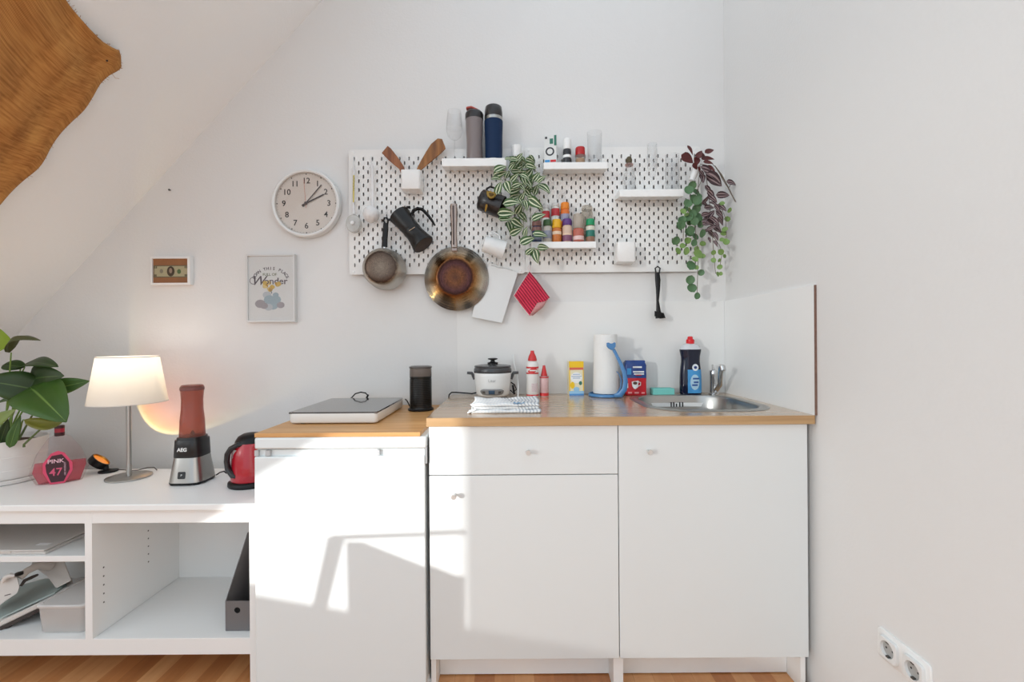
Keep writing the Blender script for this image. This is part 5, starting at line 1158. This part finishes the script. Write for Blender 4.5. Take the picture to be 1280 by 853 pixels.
# small black sunset spot lamp
def spot():
    Yc=1.865; L0=bl(135.5,592,Yc); t=thing('spot_lamp','small black projector spot lamp on round foot behind the table lamp','lamp',L0); K=lambda x,y,Y:P(x,y,Y)-Vector(L0)
    b=B(); b.lathe([(.032,0),(.034,.002),(.033,.006),(.012,.009),(.006,.012)],32); b.build('foot',BLACK,t)
    b=B(); b.tube([K(133,589,Yc),K(132,584,Yc),K(129,581.5,Yc)],[.010,.011,.009],12); b.build('joint',BLACK,t)
    aim=Vector((.62,.62,.62)).normalized()
    c=K(123.5,577.5,Yc-.005); q=Vector((0,0,1)).rotation_difference(Vector((.52,.25,.62)).normalized()).to_matrix().to_4x4()
    mt=Matrix.Translation(c)@q
    b=B(); b.lathe([(.022,-.018),(.034,-.014),(.036,-.006),(.036,.012),(.0345,.013),(.033,.008)],32,mt); b.build('head',BLACK,t,ang=45)
    b=B(); b.lathe([(.0335,.009),(.0345,.0135),(.031,.0135),(.030,.009)],32,mt,cap=False); b.build('gold_ring',M('gold_rim',(190,140,70),.25,1),t)
    b=B(); b.lathe([(.031,.0082),(.0001,.0084)],32,mt,cap=False); b.build('lens',M('amber_lens',(150,84,24),.15,emit=(255,150,50),es=.6),t)
    o=L0; b=B(); zt=.004
    b.tube([Vector((.03,.008,.006)),Vector((.055,.012,.004)),Vector((.09,.004,.003)),Vector((.125,.0,.006)),Vector((.15,.015,.012)),Vector((.175,.02,.011)),Vector((.198,.005,.004))],.0018,6); b.build('cord',M('cord_brown',(60,44,38),.5),t)
    # the projected sunset disc: orange centre, yellow rim
    ld=bpy.data.lights.new('sunset_projector','SPOT'); ld.energy=SPOT_E; ld.spot_size=R(SPOT_ANG); ld.spot_blend=.02; ld.shadow_soft_size=.004; ld.use_nodes=True; nt=ld.node_tree; em=nt.nodes['Emission']
    tc=nt.nodes.new('ShaderNodeTexCoord'); sx=nt.nodes.new('ShaderNodeSeparateXYZ'); nt.links.new(tc.outputs['Normal'],sx.inputs[0])
    z=math_(nt,'ABSOLUTE',sx.outputs[2]); rr=math_(nt,'SQRT',math_(nt,'SUBTRACT',1.0,math_(nt,'MULTIPLY',z,z))); tt=math_(nt,'DIVIDE',rr,math.sin(R(SPOT_ANG/2)))
    r=ramp(nt,tt,[(0,(240,150,140)),(.45,(250,150,110)),(.8,(255,160,70)),(.9,(255,196,90)),(.95,(255,225,150)),(.985,(255,220,140)),(1,(150,110,60))]); nt.links.new(r.outputs[0],em.inputs[0])
    lo_=bpy.data.objects.new('sunset_projector',ld); COL.objects.link(lo_); src=Vector(L0)+c+Vector((.52,.25,.62)).normalized()*.02
    tgt=Vector((P(SPOT_T[0],SPOT_T[1],YW).x,YW,P(SPOT_T[0],SPOT_T[1],YW).z)); lo_.location=src; lo_.rotation_euler=(tgt-src).to_track_quat('-Z','Y').to_euler()
SPOT_E=2.9; SPOT_ANG=74; SPOT_T=(235,470)
spot()
# gin bottle
def gin():
    Yc=1.735; L0=bl(75,605,Yc); t=thing('gin_bottle','faceted clear liqueur bottle with pink contents and dark red cap','bottle',L0,(0,0,R(33))); k=Yc/F*.80
    K=lambda py:P(75,py,Yc).z-ZBN
    out=[(-34,589.5),(-26,605),(-9,609.5),(9,609.5),(26,604),(34,585),(24,562),(12,546.5),(6,543.5),(-6,543.5),(-12,546.5),(-25,565)]
    inn=[(-19,588),(-14,600),(-6,604),(6,604),(14,600),(19,588),(13,570),(8,561),(4,557),(-4,557),(-8,561),(-13,570)]
    zc=lambda l,y:[Vector((x*k,y,max(K(py),.001))) for x,py in l]
    b=B(); b.rings([zc(inn,-.030),zc(out,-.008),zc(out,.008),zc(inn,.030)]); b.build('glass_body',glass('bottle_glass',(250,244,244),.02,.5,.02),t,smooth=False)
    liq=[(-30,588),(-23,603),(-9,607),(9,607),(23,602),(30,584),(29.5,577),(-27.5,577)]
    li=[(-17,587),(-12,598),(-6,602),(6,602),(12,598),(17,587),(16,578),(-16,578)]
    b=B(); b.rings([zc(li,-.024),zc(liq,-.006),zc(liq,.006),zc(li,.024)]); b.build('pink_liquid',glass('pink_liquid',(226,120,132),.42,.25,.05),t,smooth=False)
    b=B(); b.lathe([(.011,K(545)),(.011,K(541))],16); b.build('neck',glass('bottle_glass'),t)
    b=B(); b.lathe([(.0145,K(545)),(.015,K(544)),(.015,K(540.5))],24); b.lathe([(.015,K(535.5)),(.015,K(532.5)),(.013,K(532))],24); b.build('cap',M('cap_dark',(54,18,26),.3),t)
    b=B(); b.lathe([(.0145,K(540.5)),(.0146,K(535.5))],24); b.build('cap_band',M('cap_crimson',(166,24,52),.3),t)
    lb=[(-12,587),(-13,578),(-6,567.5),(5,566.5),(13,577),(14,586),(7,600),(-7,600)]; lo=[(-16,587),(-16,576),(-7,564.5),(1,562),(8,565),(17,578),(17,588),(8,603),(-8,603)]
    b=B(); b.rings([zc(lo,-.0312),zc(lo,-.0322)]); b.build('label_border',M('label_pink',(216,70,104),.4),t,smooth=False)
    b=B(); b.rings([zc(lb,-.0323),zc(lb,-.0332)]); l=b.build('label',M('label_maroon',(56,16,28),.4),t,smooth=False)
    text('PINK',.021,M('lettering_pink',(236,190,200),.5),l,(-.004,-.0335,K(574.5)),bold=.0003); text('47',.040,M('lettering_rose',(214,84,116),.5),l,(-.004,-.0335,K(588)),sx=.9,bold=.0004)
    text('LONDON DRY',.0075,M('lettering_pink'),l,(.021,-.0335,K(585)),rot=(PI/2,R(90),0))
gin()
# blender
def blender_():
    Yc=1.735; L0=bl(241,600,Yc); t=thing('blender','brushed steel personal blender with tinted pink see-through cup','blender',L0,(0,0,R(3))); K=lambda py:P(241,py,Yc).z-ZBN
    b=B(); b.lathe([(.062,.008),(.064,.010),(.0635,.016),(.051,K(569))],56,None,True,1,1,3.4); st=b.build('steel_base',STEEL,t,ang=40)
    b=B(); b.lathe([(.063,.003),(.0645,.006),(.0645,.0098)],56,None,True,1,1,3.4); 
    b.build('foot_ring',BLACK,t,ang=40)
    for sx in (-1,1):
        for sy in (-1,1):
            b=B(); b.lathe([(.012,-.0003),(.013,.003)],12,Matrix.Translation((sx*.042,sy*.042,0))); b.build('rubber_foot',BLACK,t)
    b=B(); b.lathe([(.0512,K(569)),(.0518,K(568.5)),(.0492,K(549.5)),(.048,K(548)),(.044,K(548.5)),(.043,K(545)),(.03,K(544)),(.01,K(544))],56,None,True,1,1,3.4); cl_=b.build('collar',M('collar_black',(28,27,28),.3),t,ang=40)
    b=B(); b.lathe([(.006,K(544)),(.007,K(541)),(.002,K(538))],8); b.build('blade_hub',BLACK,t)
    J=glass('tinted_cup',(200,142,128),.24,.35,.05)
    b=B(); b.lathe([(.0415,K(547.5)),(.043,K(545)),(.0405,K(525)),(.0365,K(512)),(.0355,K(500)),(.0385,K(488)),(.0395,K(484)),(.036,K(482)),(.034,K(481.6)),(.0001,K(482.2))],40,cap=False); b.build('blending_cup',J,t,ang=50)
    b=B(); b.lathe([(.0385,K(488)),(.0402,K(487.5)),(.0402,K(485)),(.0385,K(484))],40,cap=False); b.build('cup_rim',glass('tinted_rim',(150,96,90),.6,.3,.05),t)
    b=B(); pl=rrect(-.0135,-.013,.0135,.013,.004,4); b.prism(pl,.003,None,-.003); bt=b.build('power_button',M('collar_black'),t,loc=(-.002,-.0585,K(589)),rot=(R(-9),0,0),smooth=False)
    text('P',.010,PLAST,bt,(0,-.0033,0))
    text('AEG',.0185,PLAST,cl_,(-.006,-.0512,K(559)),rot=(R(85),0,0),bold=.0006,name='logo')
    b=B(); b.tube([Vector((.07,.03,.012)),Vector((.085,.03,.022)),Vector((.10,.03,.026)),Vector((.112,.028,.018))],.0025,8); b.build('cord',BLACK,t)
blender_()
# kettle
def kettle():
    Yc=1.70; L0=bl(315,600,Yc); t=thing('kettle','red electric kettle with black handle and lid, half hidden by the fridge','kettle',L0); K=lambda py:P(305,py,Yc).z-ZBN
    k=Yc/F; b=B(); b.lathe([(.078,0),(.08,.003),(.079,.014),(.072,.02)],44); b.build('power_base',BLACK,t,ang=45)
    b=B(); b.lathe([(.069,.0205),(.071,.024),(.0695,K(585)),(.066,K(565)),(.060,K(556)),(.055,K(552))],44); b.build('jug',M('kettle_red',(178,24,40),.2,coat=.5),t,ang=45)
    b=B(); b.lathe([(.0555,K(552)),(.054,K(550)),(.045,K(545)),(.03,K(542.2)),(.01,K(541))],44); b.build('lid',BLACK,t,ang=45)
    KK=lambda x,y,Y:P(x,y,Y)-Vector(L0)
    b=B(); b.tube([KK(304,556,1.655),KK(297,556.5,1.645),KK(289,561,1.64),KK(284.5,568,1.64),KK(283.5,577,1.64),KK(285,587,1.64),KK(291,595,1.64),KK(299,596,1.648),KK(302,600,1.655)],[.008,.0095,.010,.0095,.009,.0095,.010,.009,.008],12,flat=1.3,flatdir=(0,1,0)); b.build('handle',M('handle_black',(34,34,36),.3),t)
    b=B(); p0=KK(294.5,563,1.645); p1=KK(301,591,1.642); b.box((p0.x,-.0615,p1.z),(p1.x,-.052,p0.z),Matrix.Rotation(R(-14),4,'Z')) ; b.build('water_gauge',M('gauge_white',(206,200,198),.3),t,smooth=False,bevel=.002)
    b=B(); b.rings([[Vector((.05,-.012,K(562))),Vector((.05,.012,K(562))),Vector((.05,0,K(572)))],[Vector((.075,-.004,K(553))),Vector((.075,.004,K(553))),Vector((.075,0,K(556)))]]); b.build('spout',M('kettle_red'),t)
kettle()
# potted plant
def bigplant():
    Yc=1.765; L0=bl(4,600,Yc); L0.x=-2.0; t=thing('potted_plant','leafy green philodendron in a round white pot at the left edge','plant',L0)
    K=lambda x,y,Y:P(x,y,Y)-Vector(L0)
    hp=.165
    b=B(); b.lathe([(.100,.012),(.108,.02),(.114,.05),(.1145,.053),(.113,.055),(.119,.10),(.1195,.103),(.118,.105),(.123,hp-.004),(.123,hp),(.118,hp),(.117,hp-.02)],64); b.build('pot',M('pot_white',(228,224,220),.45),t,ang=30)
    b=B(); b.lathe([(.108,0),(.114,.003),(.119,.016),(.117,.018),(.108,.010)],64); b.build('saucer',M('pot_white'),t,ang=40)
    b=B(); b.lathe([(.1165,hp-.022),(.08,hp-.014),(.04,hp-.02),(.0001,hp-.012)],40,cap=False); b.build('soil',M('soil_brown',(70,52,40),1,0,.8,60,var=.4),t)
    LG=striped('leaf_deep_green',[(0,(86,112,56)),(.012,(80,106,50)),(.03,(40,62,24)),(.3,(44,68,26)),(.5,(50,76,30))]); LB=striped('leaf_mid_green',[(0,(110,140,70)),(.012,(104,134,62)),(.03,(54,86,28)),(.3,(58,92,30)),(.5,(66,100,36))]); LY=M('leaf_bright_green',(140,168,52),.4,var=.15,bscale=12); LD=M('leaf_underside',(78,82,48),.6,var=.2,bscale=12)
    def lf(p0,p1,w,nrm,m,bend=.12,fold=.2,label=None):
        b=B(); a=K(*p0); c=K(*p1); b.leaf(a,c,w,Vector(nrm)+Vector((.85,0,-.1)),bend,fold,{'round':2.0,'heart':1.2}.get(label,1.0),12); 
        b.build('leaf',m,t,solid=.0012)
    def stemto(pt,m=None,base=None):
        p=K(*pt); b=B(); s=base or Vector((random.uniform(-.03,.05),random.uniform(-.03,.02),hp-.02)); mid=s.lerp(p,.55)+Vector((random.uniform(-.01,.01),0,.03)); b.tube([s,s.lerp(mid,.5),mid,mid.lerp(p,.6)+Vector((0,0,.004)),p],[.0035,.003,.0027,.0024,.002],8); b.build('stem',m or M('stem_fresh',(120,150,70),.5),t)
    random.seed(13)
    lf((-22,432,1.72),(17,430,1.70),.13,(.1,-1,.5),LY)
    lf((12,441,1.70),(51,426,1.66),.052,(-.15,-.55,1),LD,.20,-.5)
    lf((27,457,1.76),(73,459,1.70),.075,(.1,-.75,.9),LG,.10,label='heart')
    lf((31,459,1.74),(3,457,1.74),.052,(-.05,-.8,.8),LG,.08,label='round')
    lf((45,487,1.74),(-22,476,1.66),.115,(0,-1,.45),LG,.12,.15,'heart')
    lf((36,474,1.75),(80,470,1.72),.105,(.1,-1,.35),LG,.10,.2,'heart')
    lf((64,487,1.73),(112,476.5,1.78),.064,(.15,-1,.5),LB,.08,.3)
    lf((38,484,1.70),(83,528,1.62),.155,(.05,-1,.45),LB,.14,.15,'heart')
    lf((30,525,1.66),(77,529,1.64),.050,(.1,-.8,.7),M('leaf_olive',(120,118,44),.45,var=.3,bscale=14),-.12,.3,'round')
    lf((-14,532,1.66),(20,512,1.66),.045,(-.3,-1,.3),M('leaf_pale',(130,150,84),.5,var=.2,bscale=14),.06)
    lf((-2,502,1.70),(30,498,1.67),.04,(0,-.7,1),LB,.05)
    lf((12,560,1.68),(26,520,1.69),.035,(-.4,-1,.1),LB,.05); lf((-2,560,1.7),(10,524,1.71),.04,(.3,-1,.1),LG,.05)
    for p in ((14,441,1.70),(27,457,1.75),(31,459,1.74),(40,488,1.73),(37,474,1.75),(60,486,1.74),(40,491,1.71),(30,525,1.67)): stemto(p)
    for a,c in (((30,556,1.70),(60,528,1.68)),((20,556,1.72),(40,520,1.70))): 
        b=B(); b.tube([K(*a)+Vector((0,0,-.01)),K(*a),K(*c)],[.004,.0038,.003],8); b.build('stem',M('stem_dark',(84,100,52),.5),t)
bigplant()
# ================= inside the sideboard =================
def inside():
    z0=zs0; 
    # flat clear document cases on the shelf
    sh=zsh
    t=thing('document_case','flat clear plastic case lying on the left sideboard shelf','case',(-1.86,BY0+.03,sh+.0004))
    CLP=glass('clear_plastic',(236,230,224),.72,.3,.15)
    b=B(); b.prism([(-.265,0),(.262,0),(.262,.010),(-.265,.010)],.33); b.build('lower_tray',CLP,t,smooth=False,bevel=.002)
    b=B(); b.prism([(-.26,.0105),(.257,.0105),(.257,.016),(-.26,.016)],.325); b.build('lid',CLP,t,smooth=False,bevel=.002)
    b=B(); b.box((.19,.035,.0162),(.232,.052,.0168)); b.build('sticker',M('sticker_white',(226,224,222),.4),t,smooth=False)
    for x in (-.1,.12):
        b=B(); b.box((x-.025,-.003,.006),(x+.025,.002,.014)); b.build('clasp',glass('clear_plastic'),t,smooth=False,bevel=.001)
    # translucent box
    x0=P(44,760,1.53).x; x1=P(105.5,760,1.53).x; zt=P(70,757,1.53).z; h=zt-z0; w=(x1-x0)/2
    t=thing('plastic_box','translucent lidded plastic box on the lower left sideboard shelf','box',((x0+x1)/2,1.53,z0+.0004)); MB_=M('frosted_plastic',(190,184,178),.3,trans=.0)
    FP=glass('frosted_box',(232,229,226),.6,.25,.25)
    def rg(o,z): return [Vector((x,y,z)) for x,y in rrect(-w+o,o,w-o,.27-o,.018,4)]
    b=B(); b.rings([rg(.008,0),rg(.006,.004),rg(.001,h-.012)]); b.build('tub',FP,t,ang=40)
    b=B(); b.rings([rg(-.001,h-.0118),rg(-.003,h-.008),rg(-.003,h-.003),rg(0,h),rg(.008,h),rg(.009,h-.002)]); b.build('lid',glass('frosted_lid',(236,233,230),.7,.25,.25),t,ang=40)
    # steam iron and its base
    t=thing('steam_iron_station','white steam iron resting on a tilted mint green base','iron',(-2.0,1.56,z0)); K=lambda x,y,Y:P(x,y,Y)-Vector((-2.0,1.56,z0))
    WI=M('iron_white',(212,206,200),.35); MT=M('mint_pad',(158,170,166),.6)
    ol=[(-40,800,1.54),(0,777,1.55),(42,757,1.58),(75,742,1.62),(92,731,1.68),(90,722,1.76),(60,722,1.80),(10,735,1.78),(-40,752,1.75)]
    pts=[K(*q) for q in ol]
    b=B(); dz=Vector((0,0,-.018)); b.rings([[p+dz for p in pts],pts]); base=b.build('base_shell',WI,t,bevel=.003,ang=40)
    c=sum(pts,Vector())/len(pts); b=B(); b.rings([[c.lerp(p,.86)+Vector((0,0,.0006)) for p in pts],[c.lerp(p,.84)+Vector((0,0,.006)) for p in pts]]); b.build('mint_pad',MT,t,ang=40)
    b=B(); b.rings([[p+dz*1.0-Vector((0,0,.001)) for p in pts],[c.lerp(p,.97)+dz*1.9 for p in pts]]); b.build('underside',M('iron_dark',(70,60,56),.6),t,smooth=False)
    # feet carrying the base
    for q in ((10,776,1.57),(-20,760,1.7),(75,738,1.68)):
        p=K(*q)+dz*1.9; b=B(); b.lathe([(.01,0),(.008,max(p.z,.01)+.006)],12,Matrix.Translation((p.x,p.y,0.0005))); b.build('support_foot',M('iron_dark'),t)
    # water tank at the back and the iron with its open handle
    b=B(); b.rings([[K(38,706,1.72),K(80,700,1.72),K(90,726,1.66),K(70,736,1.64),K(60,722,1.66)],[K(40,702,1.8),K(78,697,1.8),K(86,722,1.78),K(70,728,1.78),K(60,716,1.78)]]); b.build('water_tank',WI,t,bevel=.004)
    b=B(); b.tube([K(24,722,1.60),K(34,714,1.62),K(48,707,1.66),K(62,708,1.7)],[.014,.012,.014,.018],12); b.build('hose_arm',WI,t)
    b=B(); b.rings([[K(-6,762,1.56),K(6,752,1.55),K(22,742,1.56),K(24,734,1.58),K(22,722,1.59),K(12,719,1.59),K(2,728,1.585),K(-8,735,1.58)],[K(-6,760,1.62),K(8,748,1.62),K(22,738,1.62),K(24,730,1.63),K(22,720,1.64),K(12,717,1.64),K(2,725,1.64),K(-8,732,1.64)]]); ir=b.build('iron_body',WI,t,bevel=.004)
    b=B(); b.tube([K(3,728,1.575),K(7,722,1.575),K(13,719.5,1.58),K(19,720,1.585)],[.006,.008,.008,.006],10); b.build('dial_ridge',M('iron_white2',(224,220,216),.3),t)
    b=B(); b.lathe([(.0001,.0),(.011,.0),(.011,.008),(.004,.010)],16,Matrix.Translation(K(24,719,1.585))); b.build('button',BLACK,t)
    b=B(); b.tube([K(26,733,1.60),K(31,726,1.61),K(40,722,1.63),K(47,719,1.65)],[.004,.006,.006,.004],8); b.build('hose',M('iron_dark'),t)
    b=B(); b.tube([K(6,745,1.548),K(13,743,1.548)],[.0015,.0015],6); b.build('name_mark',M('iron_dark'),t)
    # magazine file
    x0=-.992; x1=-.893; ys=1.54
    t=thing('magazine_file','dark grey magazine file with round finger hole in right compartment','magazine file',((x0+x1)/2,ys,z0+.0003)); w=(x1-x0)/2
    GR=M('file_grey',(112,109,109),.6); hf=P(285,752,ys).z-z0; hb=P(306,668,1.66).z-z0
    th=.0022
    side=[(0,0),(.24,0),(.24,hb),(.13,hb),(0,hf)]
    for sx in (-1,1):
        b=B(); b.rings([[Vector((sx*w,y,z)) for y,z in side],[Vector((sx*(w-th),y,z)) for y,z in side]]); b.build('side_panel',GR,t,smooth=False)
    b=B(); b.box((-w+th,.0,0),(w-th,.24,th)); b.build('base_panel',GR,t,smooth=False); b=B(); b.box((-w+th,.24-th,th),(w-th,.24,hb)); b.build('back_panel',GR,t,smooth=False)
    # front with hole
    hc=P(296.5,763.5,ys); hx=hc.x-(x0+x1)/2; hz=hc.z-z0; hr=.0105
    n=24; b=B(); io=[(hx+hr*math.cos(2*PI*i/n),hz+hr*math.sin(2*PI*i/n)) for i in range(n)]
    oo=[]
    for x,z in io:
        dx,dz_=x-hx,z-hz; ts=[]
        if dx>1e-6: ts.append((w-th-hx)/dx)
        if dx<-1e-6: ts.append((-w+th-hx)/dx)
        if dz_>1e-6: ts.append((hf-hz)/dz_)
        if dz_<-1e-6: ts.append((th-hz)/dz_)
        q=min(ts); oo.append([hx+dx*q,hz+dz_*q])
    for c_ in ((-w+th,th),(w-th,th),(w-th,hf),(-w+th,hf)):
        i=min(range(n),key=lambda j:(oo[j][0]-c_[0])**2+(oo[j][1]-c_[1])**2); oo[i]=list(c_)
    L_=[[b.v((x,yy,z)) for x,z in l_] for l_,yy in ((io,0),(oo,0),(oo,th),(io,th))]
    for kx in range(4):
        for j in range(n): b.face([L_[kx][j],L_[kx][(j+1)%n],L_[(kx+1)%4][(j+1)%n],L_[(kx+1)%4][j]])
    b.build('front_panel',GR,t,smooth=False)
inside()
# ================= double socket on right wall =================
def socket():
    ya,yb_=1.206,1.0525; zc_=(.388+.306)/2; t=thing('wall_socket','white double power socket low on the right wall','socket',(XR,(ya+yb_)/2,zc_),(0,0,0))
    # local: u along -y, build in XZ plane then rotate: face normal -x
    mt=Matrix.Rotation(R(-90),4,'Z')   # (x,0,z) -> (0,-x,z), y out -> x
    w=(ya-yb_)/2; h=.0405
    b=B(); pl=rrect(-w,-h,w,h,.012,5); b.rings([[mt@Vector((x,-.0003,z)) for x,z in pl],[mt@Vector((x,-.0035,z)) for x,z in pl],[mt@Vector((x*.975,-.0055,z*.955)) for x,z in pl]]); b.build('cover_frame',PLAST,t,ang=40)
    for sx in (-1,1):
        cx_=sx*w*.475; n=40
        an=[2*PI*i/n for i in range(n)]
        def sq(a,s_,p=7): c,q=math.cos(a),math.sin(a); r=s_/((abs(c)**p+abs(q)**p)**(1/p)); return (r*c,r*q)
        O1=[sq(a,.0275) for a in an]; circ=[(.0205*math.cos(a),.0205*math.sin(a)) for a in an]
        b=B(); b.rings([[mt@Vector((cx_+x,-.0056,z)) for x,z in O1],[mt@Vector((cx_+x,-.0130,z)) for x,z in O1],[mt@Vector((cx_+x*.96,-.0140,z*.96)) for x,z in O1],[mt@Vector((cx_+x,-.0140,z)) for x,z in circ],[mt@Vector((cx_+x*.97,-.0058,z*.97)) for x,z in circ]],cap=False); ins=b.build('insert',M('socket_white',(226,226,224),.35),t,ang=30)
        b=B(); b.rings([[mt@Vector((cx_+x*.97,-.0057,z*.97)) for x,z in circ],[mt@Vector((cx_+x*.96,-.0066,z*.96)) for x,z in circ]]); b.build('well',M('socket_well',(170,170,168),.5),ins,smooth=False)
        for dx in (-.0095,.0095):
            b=B(); b.lathe([(.0026,-.0006),(.0026,.0002)],10,mt@Matrix.Translation((cx_+dx,-.0067,0))@Matrix.Rotation(PI/2,4,'X')); b.build('pin_hole',M('hole_dark',(40,38,38),.8),ins)
        for sz in (-1,1):
            b=B(); b.box((cx_-.004,-.0138,sz*.0182-.0022),(cx_+.004,-.006,sz*.0182+.0018),mt); b.build('earth_clip',M('clip_steel',(110,108,104),.3,1),ins,smooth=False)
socket()

GROUPS={'peg_hook':'wire hooks on the pegboards','spice_jar':'spice jars on the pegboard shelves','spice_shaker':'tall spice shakers in the back row','peg_shelf':'small white shelves on the pegboards','pegboard':'white pegboards side by side','base_cabinet':'white base cabinets under the worktop','picture_frame':'small framed pictures below the clock','hanging_plant':'artificial plants trailing from the pegboards','power_cable':'cables behind the counter appliances','cleaner_bottle':'red and white cleaner bottles','peg_container':'white square cups on the pegboards','wooden_spatula':'wooden spatulas in the white cup'}
for o in bpy.data.objects:
    if o.parent is None and o.get('label'):
        k=o.name.split('.')[0]
        if k in GROUPS: o['group']=GROUPS[k]
# ================= light and camera =================
wd=bpy.data.worlds.new('World'); bpy.context.scene.world=wd; wd.use_nodes=True
bg=wd.node_tree.nodes['Background']; bg.inputs[0].default_value=(.81,.925,1.04,1); bg.inputs[1].default_value=WORLD_S
sd=bpy.data.lights.new('sun','SUN'); sd.energy=SUN_S; sd.angle=R(.6); sd.color=(1,.99,.97)
so=bpy.data.objects.new('sun',sd); COL.objects.link(so)
so.rotation_euler=Vector((1,KY,-KZ)).to_track_quat('-Z','Y').to_euler()
cd=bpy.data.cameras.new('camera'); co=bpy.data.objects.new('camera',cd); COL.objects.link(co)
cd.sensor_width=36; cd.lens=F/1280*36; cd.shift_y=-2.5/1280; cd.clip_start=.05
r_=Vector((1,0,-A)).normalized(); u_=Vector((A,0,1)).normalized(); bk=r_.cross(u_)
m3=Matrix((r_,u_,bk)).transposed(); co.matrix_world=Matrix.Translation((0,0,H))@m3.to_4x4()
sc=bpy.context.scene; sc.camera=co
sc.view_settings.view_transform='Standard'; sc.view_settings.look='None'; sc.view_settings.exposure=EXPO; sc.view_settings.gamma=1; sc.view_settings.use_curve_mapping=False
